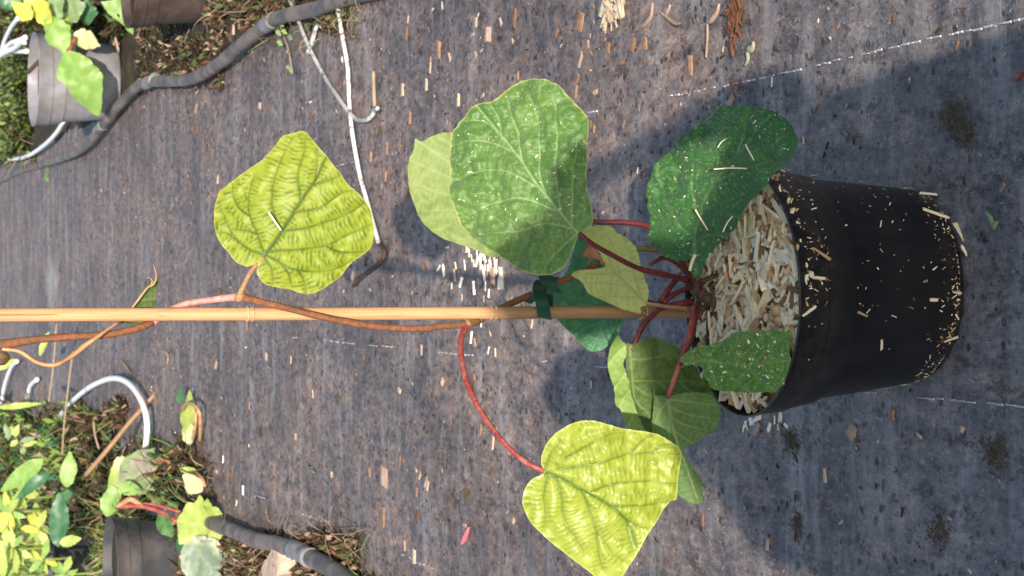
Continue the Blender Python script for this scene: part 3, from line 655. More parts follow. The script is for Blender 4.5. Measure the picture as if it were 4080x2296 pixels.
# swollen joints
for px, py, Y, r in [(955, 1184, F, .0072), (1858, 1294, 2.543, .0072), (8, 1425, 2.548, .009)]:
    bm = bmesh.new(); bmesh.ops.create_icosphere(bm, subdivisions=3, radius=r)
    for v in bm.verts: v.co *= 1 + .25 * noise.noise(v.co * 160)
    me = bpy.data.meshes.new('joint'); bm.to_mesh(me); bm.free(); me.materials.append(M['root'] if px < 100 else M['petiole_brown']); me.polygons.foreach_set('use_smooth', [True] * len(me.polygons))
    o = link('joint', me, pe); o.matrix_world = Matrix.Translation(V(px, py, Y))

# leaf 1, yellow, high on the cane
k7 = lambda p: zc(800, 450, .5517, p)
o1 = k7([(720, 130), (755, 150), (830, 230), (900, 310), (980, 410), (1060, 520), (1130, 580), (1180, 640), (1215, 700), (1228, 780), (1240, 860), (1225, 960), (1180, 1020), (1120, 1060), (1060, 1110), (1000, 1190), (930, 1240), (860, 1285), (790, 1310), (700, 1300), (640, 1280), (580, 1268), (520, 1256), (470, 1240), (430, 1200), (408, 1150), (420, 1080), (448, 1048), (400, 1085), (360, 1105), (330, 1108), (280, 1090), (240, 1060), (200, 1010), (150, 960), (110, 890), (92, 820), (85, 720), (95, 640), (120, 570), (180, 520), (260, 460), (330, 410), (420, 350), (480, 290), (540, 220), (575, 170), (620, 155), (680, 140)])
v1 = [k7(v) for v in [[(490, 1005), (600, 992), (700, 990), (900, 962), (1050, 890), (1220, 810)], [(475, 1030), (560, 1075), (650, 1125), (800, 1152), (960, 1135), (1090, 1075)], [(585, 858), (740, 838), (900, 790), (1060, 732), (1195, 640)],
                      [(690, 715), (800, 700), (870, 680), (1000, 592), (1110, 548)], [(815, 515), (900, 492), (1015, 452)], [(455, 1010), (405, 880), (350, 740), (335, 610), (372, 450)], [(590, 850), (530, 740), (508, 620), (525, 480), (590, 300), (665, 165)],
                      [(722, 625), (700, 520), (700, 430), (735, 290), (748, 150)], [(820, 490), (835, 400), (820, 330)], [(445, 1022), (360, 990), (270, 930), (200, 845), (150, 730), (105, 640)], [(352, 745), (270, 690), (220, 600), (215, 510)], [(340, 640), (300, 590)], [(465, 1055), (510, 1130), (520, 1255)], [(600, 1100), (640, 1190), (650, 1280)], [(700, 1140), (740, 1220), (760, 1300)], [(270, 935), (200, 880), (110, 860)], [(900, 962), (1000, 1010), (1190, 1015)], [(400, 875), (300, 850), (200, 840)]]]
l1, b1 = leaf('leaf', pe, o1, k7([(455, 1040)])[0], k7([(905, 310)])[0], 2.505, (-.08, -.93, .36), M['L1'], res=4.6, veins=v1, mid=k7([(455, 1040), (520, 950), (590, 850), (720, 640), (820, 495), (860, 400), (905, 312)]),
              cup=-.35, bend=-.08, wave=.004, seed=3, pucker=.0003, groove=.0003, pillow=.0034, tper=17, vw=6.2, label='glossy yellow leaf with dark green veins, highest on the cane', teeth=1.0)
tube('petiole', [V(955, 1180, F), V(975, 1130, 2.53), V(1010, 1068, 2.515), b1 + Vector((0, .001, 0))], [.0048, .0036, .0034, .0032], M['petiole_brown'], l1, seg=8, jit=.06)
# leaf 2, yellow, low on the left
kB = lambda p: zc(2040, 1530, .5277, p)
o2 = kB([(240, 655), (222, 600), (225, 540), (250, 470), (300, 400), (380, 340), (460, 300), (550, 290), (640, 295), (730, 325), (830, 365), (930, 388), (1030, 402), (1110, 440), (1190, 490), (1255, 535), (1280, 590), (1270, 680), (1256, 760), (1250, 850), (1240, 930), (1200, 940), (1150, 990), (1090, 1070), (1020, 1170), (960, 1280), (900, 1370), (850, 1450), (800, 1540), (740, 1600), (700, 1570), (600, 1450), (500, 1370), (400, 1290), (300, 1210), (200, 1110), (120, 1020), (85, 930), (80, 860), (100, 790), (130, 740), (170, 705), (215, 685)])
v2 = [kB(v) for v in [[(600, 815), (740, 775), (900, 765), (1060, 775), (1245, 800)], [(350, 640), (560, 620), (700, 595), (900, 560), (1080, 570), (1270, 592)], [(745, 935), (900, 938), (1100, 952), (1210, 940)], [(520, 800), (555, 890), (600, 1010), (640, 1130), (720, 1240), (840, 1370)],
                      [(340, 715), (375, 860), (385, 1000), (440, 1120), (560, 1300)], [(865, 1055), (880, 1180), (930, 1290)], [(280, 670), (250, 780), (235, 900), (260, 1100)], [(410, 560), (520, 500), (700, 410), (860, 400)], [(900, 562), (960, 480), (1060, 440)], [(640, 1130), (650, 1290), (680, 1430)], [(860, 1055), (960, 1110), (1040, 1120)], [(1060, 575), (1120, 520), (1200, 510)], [(250, 650), (290, 520), (370, 420)]]]
l2, b2 = leaf('leaf', pe, o2, kB([(245, 662)])[0], kB([(800, 1560)])[0], 2.33, (-.12, -.90, .42), M['L2'], res=4.8, veins=v2, mid=kB([(245, 662), (400, 730), (520, 800), (640, 868), (745, 935), (860, 1050), (940, 1250), (800, 1560)][:7]),
              cup=-.42, bend=-.12, wave=.005, seed=8, pucker=.0004, groove=.0004, pillow=.0044, tper=18, vw=6.4, label='shiny yellow leaf hanging from the long curved red stalk, lowest in front', teeth=1.0)
tube('petiole', [V(1862, 1296, 2.543), V(1838, 1345, 2.52), V(1836, 1420, 2.49), V(1862, 1530, 2.45), V(1915, 1640, 2.41), V(1995, 1750, 2.37), V(2085, 1835, 2.345), b2], [.0052, .0042, .0042, .0040, .0038, .0036, .0036, .0034], M['petiole'], l2, seg=9, jit=.08)
# leaf 3, large green
o3 = dsp([(1335, 195), (1390, 205), (1420, 235), (1450, 265), (1475, 305), (1476, 360), (1470, 420), (1478, 480), (1490, 525), (1490, 568), (1462, 585), (1452, 600), (1440, 640), (1415, 680), (1380, 692), (1340, 690), (1290, 670), (1250, 640), (1190, 600), (1150, 560), (1130, 490), (1120, 400), (1122, 340), (1150, 300), (1185, 257), (1230, 250), (1265, 222), (1300, 200)])
v3 = [dsp(v) for v in [[(1375, 497), (1355, 430), (1352, 350), (1345, 300), (1322, 225)], [(1415, 540), (1400, 470), (1398, 400), (1395, 300), (1380, 230)], [(1310, 402), (1298, 340), (1285, 300), (1262, 235)], [(1440, 565), (1438, 500), (1440, 420), (1450, 350)], [(1440, 575), (1370, 562), (1300, 582), (1210, 590)], [(1400, 532), (1320, 500), (1240, 510), (1150, 545)],
                       [(1350, 470), (1270, 430), (1190, 430), (1130, 450)], [(1295, 385), (1230, 355), (1170, 352), (1126, 360)], [(1250, 335), (1210, 300), (1160, 300)], [(1255, 335), (1245, 290), (1225, 258)], [(1450, 592), (1400, 630), (1370, 680)]]]
l3, b3 = leaf('leaf', pe, o3, dsp([(1456, 588)])[0], dsp([(1190, 262)])[0], 2.44, (.10, -.80, .62), M['L3'], res=4.8, veins=v3, mid=dsp([(1456, 588), (1405, 530), (1355, 470), (1300, 392), (1250, 332), (1190, 262)]),
              cup=-.10, bend=-.10, wave=.010, seed=12, pucker=.0004, pillow=.003, groove=.0008, tper=19, vw=4.2, label='largest mid green leaf with pale dusty streaks, half in sun', teeth=2.0)
tube('petiole', [V(2745, 1118, 2.50), V(2640, 1093, 2.485), V(2540, 1068, 2.47), V(2440, 1018, 2.455), V(2360, 972, 2.445), b3], [.0045, .0041, .0038, .0036, .0036, .0034], M['petiole_dark'], l3, seg=8, jit=.08)
# leaf 4, pale underside behind it
o4 = dsp([(1135, 333), (1100, 338), (1062, 356), (1044, 350), (1040, 378), (1030, 402), (1027, 440), (1035, 490), (1058, 548), (1098, 590), (1150, 613), (1190, 626), (1250, 648), (1300, 600), (1330, 520), (1300, 440), (1240, 370), (1180, 340)])
l4, b4 = leaf('leaf', pe, o4, dsp([(1310, 530)])[0], dsp([(1044, 352)])[0], 2.60, (.0, -.88, .45), M['L4'], res=4.6, veins=[dsp(v) for v in [[(1300, 520), (1150, 455), (1036, 405)], [(1300, 530), (1140, 495), (1036, 460)], [(1300, 540), (1160, 530), (1055, 530)], [(1300, 550), (1170, 565), (1090, 580)], [(1290, 500), (1170, 420), (1060, 362)], [(1290, 490), (1190, 400), (1100, 345)], [(1300, 560), (1220, 590), (1150, 605)]]], cup=.12, wave=.006, seed=4, pucker=.0005, groove=-.0012, tper=20, vw=5.9, label='pale lime leaf seen from below, peeping out behind the largest green leaf')
tube('petiole', [V(2740, 1090, 2.53), V(2660, 950, 2.53), V(2583, 903, 2.52), V(2490, 886, 2.515), V(2351, 883, 2.53), b4], [.0042, .004, .004, .0038, .0036, .003], M['petiole_dark'], l4, seg=8, jit=.08)
# leaf 5, dark green above the pot
o5 = dsp([(1835, 266), (1885, 269), (1930, 280), (1965, 303), (1985, 338), (1993, 375), (1978, 400), (1950, 430), (1920, 470), (1890, 500), (1868, 540), (1850, 578), (1820, 605), (1792, 632), (1780, 660), (1767, 692), (1750, 706), (1742, 682), (1746, 655), (1720, 656), (1690, 650), (1660, 635), (1640, 600), (1628, 540), (1632, 480), (1650, 430), (1662, 390), (1692, 355), (1728, 330), (1765, 290), (1800, 268)])
v5 = [dsp(v) for v in [[(1750, 600), (1700, 560), (1665, 490), (1660, 420)], [(1752, 550), (1740, 480), (1735, 420), (1745, 350)], [(1790, 470), (1800, 400), (1800, 330), (1820, 280)], [(1760, 530), (1840, 500), (1900, 470)], [(1800, 455), (1880, 420), (1960, 400)], [(1850, 385), (1920, 350), (1980, 345)], [(1755, 600), (1820, 580)], [(1845, 385), (1860, 330), (1870, 280)]]]
l5, b5 = leaf('leaf', pe, o5, dsp([(1752, 700)])[0], dsp([(1930, 285)])[0], 2.43, (-.07, -.31, .95), M['L5'], res=4.8, veins=v5, mid=dsp([(1752, 700), (1752, 640), (1748, 590), (1760, 530), (1800, 455), (1860, 370), (1930, 285)]),
              cup=-.10, bend=-.06, wave=.008, seed=15, pucker=.0007, pillow=.003, groove=.0014, tper=18, vw=5.4, label='dark green leaf arching over the far upper rim of the pot', teeth=2.2)
tube('petiole', [V(2790, 1150, 2.50), V(2785, 1128, 2.48), b5], [.004, .0036, .0032], M['petiole_dark'], l5, seg=8)
# leaf 6, small light underside in front of the cane
kC = lambda p: zc(2040, 765, .5277, p)
o6 = kC([(530, 290), (600, 260), (680, 253), (750, 265), (790, 310), (850, 340), (900, 382), (940, 440), (970, 560), (1000, 650), (1030, 740), (1026, 810), (1005, 860), (968, 872), (972, 916), (900, 905), (820, 880), (730, 840), (640, 800), (570, 758), (540, 700), (510, 670), (450, 630), (480, 600), (530, 588), (600, 585), (700, 565), (680, 500), (650, 440), (590, 370)])
l6, b6 = leaf('leaf', pe, o6, kC([(1010, 840)])[0], kC([(560, 420)])[0], 2.515, (.0, -.93, .38), M['L6'], res=4.6, mid=kC([(1010, 840), (880, 710), (780, 610), (720, 540)]), veins=[kC(v) for v in [[(930, 755), (850, 680), (800, 560), (770, 420), (700, 300)], [(980, 800), (930, 650), (900, 520), (850, 380)], [(880, 712), (800, 700), (700, 690), (560, 690)], [(780, 612), (700, 620), (560, 620)], [(950, 790), (860, 800), (700, 780)], [(780, 600), (720, 480), (650, 380)]]],
              cup=.45, wave=.006, seed=21, pucker=.0008, groove=-.0016, tper=22, vw=5.6, label='small pale leaf seen from below, crossing in front of the cane')
tube('petiole', [V(2740, 1230, 2.52), V(2660, 1222, 2.515), b6], [.0032, .003, .0026], M['petiole_brown'], l6, seg=7)
d6, _ = leaf('dead_patch', l6, kC([(545, 360), (600, 385), (640, 440), (690, 520), (700, 560), (670, 545), (640, 500), (600, 520), (575, 545), (590, 500), (530, 490), (560, 455), (525, 465), (570, 420)]), kC([(700, 540)])[0], kC([(540, 350)])[0], 2.522, (0, -.9, .4), M['dead_leaf'], res=4.6, cup=.8, wave=.012, seed=5, nlat=2, sm=3, teeth=5)
# leaf 7, blue green, behind the cane
o7 = kC([(450, 335), (530, 350), (610, 420), (720, 560), (810, 700), (845, 840), (842, 940), (822, 1020), (790, 1090), (740, 1150), (680, 1190), (610, 1205), (560, 1180), (480, 1110), (400, 1020), (335, 940), (268, 850), (268, 770), (330, 700), (395, 620), (435, 500)])
l7, b7 = leaf('leaf', pe, o7, kC([(800, 760)])[0], kC([(600, 1205)])[0], 2.60, (-.05, -.80, .6), M['L7'], res=4.6, cup=-.1, wave=.007, seed=31, pucker=.0007, groove=.0012, tper=22, vw=5.4, label='blue green leaf spread behind the cane and the tie')
tube('petiole', [V(2765, 1200, 2.55), V(2650, 1215, 2.57), b7], [.0035, .003, .0026], M['petiole_dark'], l7, seg=7)
# leaf 9 + its folded flap, underside
kD = lambda p: zc(2300, 1200, .4139, p)
o9 = kD([(470, 420), (540, 415), (650, 372), (740, 350), (830, 372), (870, 410), (925, 408), (1000, 468), (1010, 540), (1100, 600), (1170, 645), (1200, 740), (1260, 800), (1310, 890), (1350, 985), (1300, 1100), (1150, 1230), (980, 1330), (800, 1340), (700, 1300), (600, 1120), (540, 950), (500, 800), (470, 600)])
l9, b9 = leaf('leaf', pe, o9, kD([(520, 480)])[0], kD([(1150, 1230)])[0], 2.50, (-.05, -.86, .5), M['L9'], res=4.6, mid=kD([(510, 440), (520, 600), (535, 770), (560, 950), (640, 1040)]),
              veins=[kD(v) for v in [[(532, 768), (700, 772), (900, 770), (1150, 768), (1240, 800)], [(780, 785), (900, 870), (1050, 950), (1320, 990)], [(545, 810), (640, 880), (730, 930)], [(980, 780), (1100, 870), (1300, 885)], [(520, 560), (650, 560), (850, 520), (950, 460)], [(560, 950), (700, 1100), (760, 1250)]]],
              cup=.15, wave=.008, seed=41, pucker=.0005, groove=-.0016, tper=24, vw=5.0, label='big olive green leaf turned upside down beside the pot rim')
tube('petiole', [V(2760, 1200, 2.52), V(2640, 1225, 2.52), V(2594, 1262, 2.515), V(2560, 1300, 2.51), b9], [.0042, .004, .0042, .0044, .003], M['petiole_dark'], l9, seg=8, jit=.1)
l8, _ = leaf('folded_edge', l9, kD([(395, 320), (430, 385), (470, 425), (470, 520), (445, 600), (475, 700), (540, 870), (552, 1000), (605, 1120), (705, 1275), (690, 1312), (552, 1280), (470, 1160), (420, 1040), (370, 980), (350, 800), (310, 680), (294, 560), (320, 430), (365, 345)]), kD([(460, 440)])[0], kD([(690, 1300)])[0], 2.485, (-.4, -.8, .35), M['L8'], res=4.6, cup=1.2, wave=.006, seed=44, nlat=4, pucker=.0005, groove=.0016, vw=5.0)
# leaf 11, upside down with lit tip
o11 = kD([(735, 850), (755, 905), (830, 915), (872, 940), (930, 900), (1100, 880), (1250, 890), (1315, 925), (1352, 985), (1385, 1070), (1352, 1180), (1282, 1262), (1200, 1322), (1120, 1380)]) + kB([(1300, 478), (1305, 530), (1360, 620), (1410, 700), (1466, 780), (1422, 782), (1445, 842), (1430, 890), (1390, 905), (1320, 880), (1258, 828), (1235, 700), (1190, 560), (1100, 470), (1062, 380), (1056, 280), (1068, 170)])
l11, b11 = leaf('leaf', pe, o11, kD([(870, 935)])[0], kB([(1420, 880)])[0], 2.43, (-.1, -.90, .40), M['L11'], res=4.6, mid=kD([(870, 935), (885, 1040), (925, 1230), (980, 1450)]) + kB([(1290, 560), (1340, 700), (1400, 860)]),
                veins=[kD(v) for v in [[(885, 1010), (1000, 1070), (1150, 1110), (1370, 1120)], [(872, 950), (880, 1130), (885, 1300), (900, 1400)], [(905, 1120), (1020, 1190), (1200, 1230), (1290, 1250)], [(935, 1260), (1050, 1330), (1120, 1370)], [(875, 960), (800, 1050), (740, 1200)], [(880, 945), (1000, 960), (1200, 985), (1350, 1000)]]],
                cup=.10, wave=.008, seed=47, pucker=.0005, groove=-.0018, tper=24, vw=4.8, label='green leaf seen from below with a lit pale tip behind the low yellow leaf')
tube('petiole', [V(2768, 1222, 2.51), V(2748, 1322, 2.47), V(2726, 1400, 2.45), V(2697, 1480, 2.435), b11], [.0046, .0042, .0042, .0040, .0034], M['petiole'], l11, seg=8, jit=.1)
# leaf 10, fuzzy green drooping over the rim
o10 = kD([(985, 640), (995, 560), (1075, 472), (1180, 430), (1330, 420), (1400, 385), (1500, 322), (1620, 290), (1750, 284), (1880, 288), (1975, 305), (2025, 370), (2038, 480), (2018, 640), (1980, 780), (1925, 875), (1850, 905), (1700, 890), (1550, 902), (1430, 872), (1290, 830), (1240, 770), (1205, 720), (1185, 640), (1090, 618)])
l10, b10 = leaf('leaf', pe, o10, kD([(1000, 610)])[0], kD([(2030, 600)])[0], 2.43, (-.45, -.38, .81), M['L10'], res=5, mid=kD([(1000, 610), (1180, 575), (1400, 610), (1700, 615), (2020, 600)]), nlat=6,
                cup=-.25, bend=-.05, wave=.008, seed=52, pucker=.0012, groove=.0018, tper=20, vw=5.4, label='fuzzy bright green leaf drooping over the lower pot rim, littered with debris', teeth=2)
tube('petiole', [V(2775, 1232, 2.50), V(2760, 1330, 2.47), b10], [.0036, .0034, .003], M['petiole_dark'], l10, seg=8)
# short stubs and the brown crown
for pts, r in [([(2780, 1125), (2660, 1030), (2590, 1055)], .003), ([(2755, 1145), (2700, 1165), (2640, 1205)], .0038), ([(2690, 1115), (2665, 1150), (2630, 1200)], .0044)]:
    tube('stub', [V(x, y, 2.52 - .004 * i) for i, (x, y) in enumerate(pts)], r, M['petiole_dark'], pe, seg=8, jit=.12)
rs = random.Random(9)
for i in range(16):
    a = G(rs.uniform(2760, 2880), rs.uniform(1100, 1235), .262); b = a + Vector((rs.uniform(-.03, .03), rs.uniform(-.02, .02), rs.uniform(.0, .03))); c = b + Vector((rs.uniform(-.02, .02), rs.uniform(-.02, .02), rs.uniform(-.015, .015)))
    tube('crown_twig', [a, b, c], [rs.uniform(.002, .006), .003, .0015], M['root'], pe, seg=7, jit=.2, seed=i)
bm = bmesh.new(); bmesh.ops.create_icosphere(bm, subdivisions=4, radius=.019)
for v in bm.verts: v.co *= 1 + .5 * noise.noise(v.co * 70) + .2 * noise.noise(v.co * 220)
me = bpy.data.meshes.new('crown'); bm.to_mesh(me); bm.free(); me.materials.append(M['root'])
o = link('crown', me, pe); o.matrix_world = Matrix.Translation(G(2815, 1150, .262)) @ Matrix.Diagonal((1.1, 1.4, .8, 1))
twg = tube('fallen_twig', [G(2821, 1218, .268), G(2823, 1300, .266), G(2818, 1378, .266)], [.003, .0034, .003], M['twig'], None, seg=8, jit=.1); tag(twg, 'short dark brown twig lying across the mulch beside the stem', 'twig')
# withered leaf at the top
wl = empty('withered_shoot', V(10, 1390, 2.55)); wl.parent = pe; wl.matrix_parent_inverse = pe.matrix_world.inverted()
tube('dry_stalk', [V(10, 1392, 2.545), V(80, 1402, 2.54), V(150, 1445, 2.535), V(215, 1455, 2.53), V(270, 1430, 2.53), V(330, 1385, 2.53), V(400, 1335, 2.53), V(470, 1285, 2.54)], [.004, .0044, .0046, .0046, .0046, .0062, .0040, .0028], M['dry'], wl, seg=8, flat=.6, jit=.12)
lw, _ = leaf('withered_leaf', wl, [(478, 1282), (530, 1228), (560, 1170), (600, 1130), (628, 1112), (626, 1150), (612, 1230), (600, 1290), (540, 1292), (500, 1292)], (482, 1286), (625, 1115), 2.565, (.3, -.9, .1), M['L9'], res=6, cup=.4, wave=.006, nlat=3, seed=61)
tube('dry_edge', [V(475, 1290, 2.56), V(530, 1222, 2.556), V(585, 1150, 2.556), V(612, 1132, 2.556), V(622, 1100, 2.556), V(612, 1055, 2.556)], [.002, .0026, .0022, .0026, .0016, .0006], M['dry'], wl, seg=6, flat=.6)
tube('dry_edge', [V(600, 1145, 2.556), V(606, 1120, 2.555), V(598, 1108, 2.555), V(583, 1108, 2.555)], [.002, .0014, .001, .0006], M['dry'], wl, seg=6, flat=.6)
# debris on the leaves
for (px, py), (qx, qy), Y, r, lab in [((1070, 845), (1120, 918), 2.482, .0026, 'white wood sliver resting on the high yellow leaf'), ((2845, 675), (2975, 672), 2.325, .0022, 'long straw lying across the dark green leaf'),
                                 ((2770, 835), (2820, 918), 2.385, .0022, 'bent pale straw on the dark green leaf near the mulch'), ((2880, 925), (2918, 862), 2.34, .0016, 'thin green-white straw on the lower edge of the dark leaf'),
                                 ((2770, 1015), (2748, 1080), 2.41, .0042, 'tan wood chip caught on the stalk of the dark green leaf'), ((2970, 575), (3005, 640), 2.29, .0016, 'thin straw near the right edge of the dark green leaf'), ((2860, 588), (2890, 555), 2.325, .0014, 'tiny straw high on the dark green leaf'),
                                 ((1862, 690), (1882, 688), 2.41, .002, 'tiny white fleck on the largest green leaf')]:
    a, b = V(px, py, Y), V(qx, qy, Y); o = tube('straw', [a, (a + b) / 2 + Vector((.001, 0, .001)), b], [r, r * 1.05, r * .9], M['gchip_white'] if px < 1500 else M['pile'][1 if r < .004 else 0], None, seg=5, flat=.45); tag(o, lab, 'straw')

def on_leaf(o, test=None):
    vs = [v for v in o.data.vertices if test is None or test(v.co)]
    def f(rs):
        v = rs.choice(vs); return v.co + v.normal * .0004, v.normal.copy()
    return f
PM = [M['pile'][1], M['pile'][2], M['gchip'][2], M['straw']]
crumbs('leaf_dust', 130, on_leaf(l10, lambda c: c.x > -.125), (.0009, .0024), PM, (5, 5, 4, 4), 31, 'bits of bark and straw lying on the fuzzy drooping leaf', 'litter', flat=.2)
crumbs('leaf_dust', 95, on_leaf(l5), (.0008, .0018), PM, (7, 4, 1, 2), 32, 'pale dust specks on the dark green leaf above the pot', 'litter', flat=.2)
crumbs('leaf_dust', 80, on_leaf(l3, lambda c: c.x > .06), (.0008, .0017), PM, (9, 3, 0, 2), 33, 'pale dust specks on the largest green leaf', 'litter', flat=.2)
# green tie round cane and stem
te = empty('plant_tie', V(2160, 1200, F)); tag(te, 'dark green plastic tie binding the brown stem to the cane', 'plant tie')
def ribbon(name, pts, wid, mat, parent, axis, th=.0007, n=6):
    C = catmull(pts, n); vs, fs = [], []; m = len(C); ax = Vector(axis).normalized()
    for i, c in enumerate(C):
        d = (C[min(i + 1, m - 1)] - C[max(i - 1, 0)]).normalized(); nn = d.cross(ax).normalized(); wd = ax * wid / 2
        wd = wd * (1 + .08 * noise.noise(Vector((i * .4, wid * 90, 0))))
        vs += [c - wd - nn * th, c + wd - nn * th, c + wd + nn * th, c - wd + nn * th]
    for i in range(m - 1):
        for s in range(4): a = i * 4 + s; b = i * 4 + (s + 1) % 4; fs.append((a, b, b + 4, a + 4))
    fs += [(3, 2, 1, 0), (m * 4 - 4, m * 4 - 3, m * 4 - 2, m * 4 - 1)]
    return link(name, mesh(name, vs, fs, mat, False), parent)
zt = V(2166, 1246, CY).z; pts = []
loop = [V(2170, 1266, CY), V(2168, 1262, F + .004), V(2166, 1240, F + .003), V(2158, 1205, F - .002), V(2148, 1170, F + .006), V(2150, 1140, 2.56), V(2165, 1120, 2.575), V(2175, 1180, 2.592), V(2175, 1240, 2.575), V(2172, 1268, 2.556), V(2170, 1266, CY)]
ribbon('tie_band', loop, .020, M['tie'], te, (.12, 0, 1))
ribbon('tie_knot', [V(2205, 1160, 2.552), V(2190, 1132, 2.548), V(2180, 1110, 2.55), V(2196, 1100, 2.556)], .026, M['tie'], te, (.25, 0, 1))
ribbon('tie_end', [V(2100, 1205, 2.58), V(2122, 1190, 2.57), V(2150, 1178, 2.56), V(2180, 1170, 2.552), V(2208, 1140, 2.55)], .012, M['tie'], te, (.3, 0, 1))

# ------------------------------------------------------------------ irrigation hoses, twine and tubes
def gp(l, z): return [G(x, y, z if not isinstance(z, list) else z[i]) for i, (x, y) in enumerate(l)]
h1 = empty('irrigation_hose', G(900, 240)); tag(h1, 'grey ribbed irrigation hose snaking past the pale pot', 'hose')
hp = [(-60, 760), (60, 690), (170, 655), (265, 625), (345, 580), (420, 490), (480, 415), (560, 338), (640, 325), (760, 316), (860, 262), (960, 180), (1060, 100), (1130, 65), (1250, 40), (1400, -10), (1600, -60)]
tube('hose_pipe', gp(hp, [.004, .006, .012, .03] + [.042] * 10 + [.03, .015, .01]), [.020] * 4 + [.0225] * 13, M['hose'], h1, seg=14, n=8, jit=.05)
for a in [(600, 326), (1075, 92), (400, 512)]:
    i = min(range(len(hp)), key=lambda j: abs(hp[j][0] - a[0])); j = max(1, min(i, len(hp) - 2)); d = Vector(hp[j + 1]) - Vector(hp[j - 1]); d.normalize()
    tube('hose_cuff', gp([(a[0] - d.x * 22, a[1] - d.y * 22), a, (a[0] + d.x * 22, a[1] + d.y * 22)], .042), .0255, M['hose_cuff'], h1, seg=14, n=3, jit=.05)
h2 = empty('irrigation_hose', G(1200, 2190)); tag(h2, 'grey irrigation hose beside the pale stone at the path edge', 'hose')
tube('hose_pipe', gp([(600, 2030), (760, 2060), (890, 2100), (1010, 2150), (1120, 2172), (1200, 2205), (1310, 2262), (1430, 2345), (1600, 2440)], .040), .025, M['hose'], h2, seg=14, n=8, jit=.08)
tube('hose_cuff', gp([(1165, 2188), (1200, 2205), (1240, 2224)], .040), .0285, M['hose_cuff'], h2, seg=14, n=3, jit=.08)
for pts, r, m, lab in [([(1338, -20), (1360, 120), (1385, 270), (1392, 400), (1402, 520), (1430, 680), (1470, 830), (1500, 940), (1507, 965)], .0058, 'rope', 'long straight white twine running down to the high yellow leaf'),
                       ([(1145, -20), (1180, 60), (1228, 180), (1290, 300), (1345, 385), (1385, 440), (1420, 475), (1455, 480), (1482, 462), (1492, 440), (1505, 432)], .0058, 'rope_grey', 'dirty white twine ending in a small hook on the fabric'),
                       ([(1292, -20), (1270, 70), (1245, 160), (1228, 212)], .0062, 'rope', 'short white twine end crossing the grey twine'),
                       ([(1165, -20), (1190, 70), (1218, 150)], .006, 'twig', 'thin black stick lying along the grey twine'),
                       ([(1506, 965), (1530, 1000), (1520, 1040), (1480, 1075), (1430, 1110), (1410, 1138)], .0060, 'twig', 'dark bent twig at the end of the long white twine'),
                       ([(1488, 285), (1490, 360), (1492, 425)], .0050, 'straw', 'flat dry straw just above the hooked twine')]:
    o = tube('twine' if 'twine' in lab[:30] else 'twig', gp(pts, [.012 + .018 * abs(math.sin(i * 1.1)) * (len(pts) > 4) for i in range(len(pts))]), r, M[m], None, seg=8, n=6, jit=.10); tag(o, lab, 'twine' if 'twine' in o.name else 'twig')
for pts, z, r, lab in [([(140, 1930), (160, 1820), (205, 1715), (265, 1625), (335, 1560), (400, 1522), (460, 1508), (515, 1530), (560, 1590), (583, 1660), (585, 1740), (574, 1815)], .05, .0125, 'white plastic tube bent into an arch over the weeds'),
                       ([(28, 1925), (75, 1875), (130, 1830), (190, 1800), (250, 1782)], .04, .012, 'faded white tube half hidden in weeds behind the arched tube'),
                       ([(5, 1610), (20, 1530), (45, 1465), (68, 1440)], .04, .012, 'short white tube stub at the picture edge beside the dead shoot'),
                       ([(108, 1590), (120, 1540), (148, 1512)], .04, .012, 'shortest white tube stub poking from the weeds'),
                       ([(-30, 625), (40, 634), (110, 622), (175, 580), (225, 530), (255, 480)], .05, .0115, 'white tube curving out from under the pale pot'),
                       ([(0, 598), (40, 592), (90, 572)], .03, .009, 'thin greyish tube beside the curved white tube'),
                       ([(75, 70), (45, 110), (18, 165), (8, 215), (40, 175), (80, 160)], .30, .012, 'crooked white tube looping above the mossy pot'),
                       ([(-20, 235), (20, 210), (60, 190), (100, 150)], .30, .014, 'white tube crossing the middle of the mossy tangle'),
                       ([(-20, 215), (30, 200), (70, 205), (108, 205)], .27, .012, 'lowest white tube beside the rim of the pale pot'),
                       ([(-20, 228), (30, 180), (70, 168), (100, 172)], .30, .009, 'thin white tube tucked behind the crossing tubes')]:
    o = tube('white_tube', gp(pts, z), r, M['tube'], None, seg=10, n=6); tag(o, lab, 'tube')

# ------------------------------------------------------------------ background pots
build_pot('plant_pot', (G(480, 300).x - .02 + .0, 9.12, .0), M['pot_pale'], 'pale lavender grey pot with green leaves hanging over it', k=1.24, hk=1.10)
build_pot('plant_pot', (1.10, 7.22, .0), M['pot_brown'], 'dusty dark brown pot at the top edge beyond the hose', k=1.0)
build_pot('plant_pot', (1.30, 8.0, .0), M['pot_dusty'], 'black pot in shade behind the dusty brown pot', k=1.0)
build_pot('plant_pot', (-1.03, 7.56, .0), M['pot_dusty'], 'dusty black pot standing among weeds at the lower left', k=1.04)
build_pot('plant_pot', (-1.28, 9.3, .0), M['pot_dusty'], 'dark pot deep in the weeds behind the dusty black pot', k=1.0)
rk = bmesh.new(); bmesh.ops.create_icosphere(rk, subdivisions=4, radius=.075)
for v in rk.verts:
    v.co = Vector((max(-.05, min(.05, v.co.x)), v.co.y, max(-.03, min(.035, v.co.z)))) * (1 + .22 * noise.noise(v.co * 14) + .06 * noise.noise(v.co * 60))
me = bpy.data.meshes.new('stone'); rk.to_mesh(me); rk.free(); me.materials.append(M['rock']); o = link('stone', me); o.location = G(1130, 2262, .02); o.rotation_euler = (0, 0, .5); o.scale = (1.0, 1.6, 1.2); tag(o, 'pale pinkish stone beside the lower hose', 'stone')

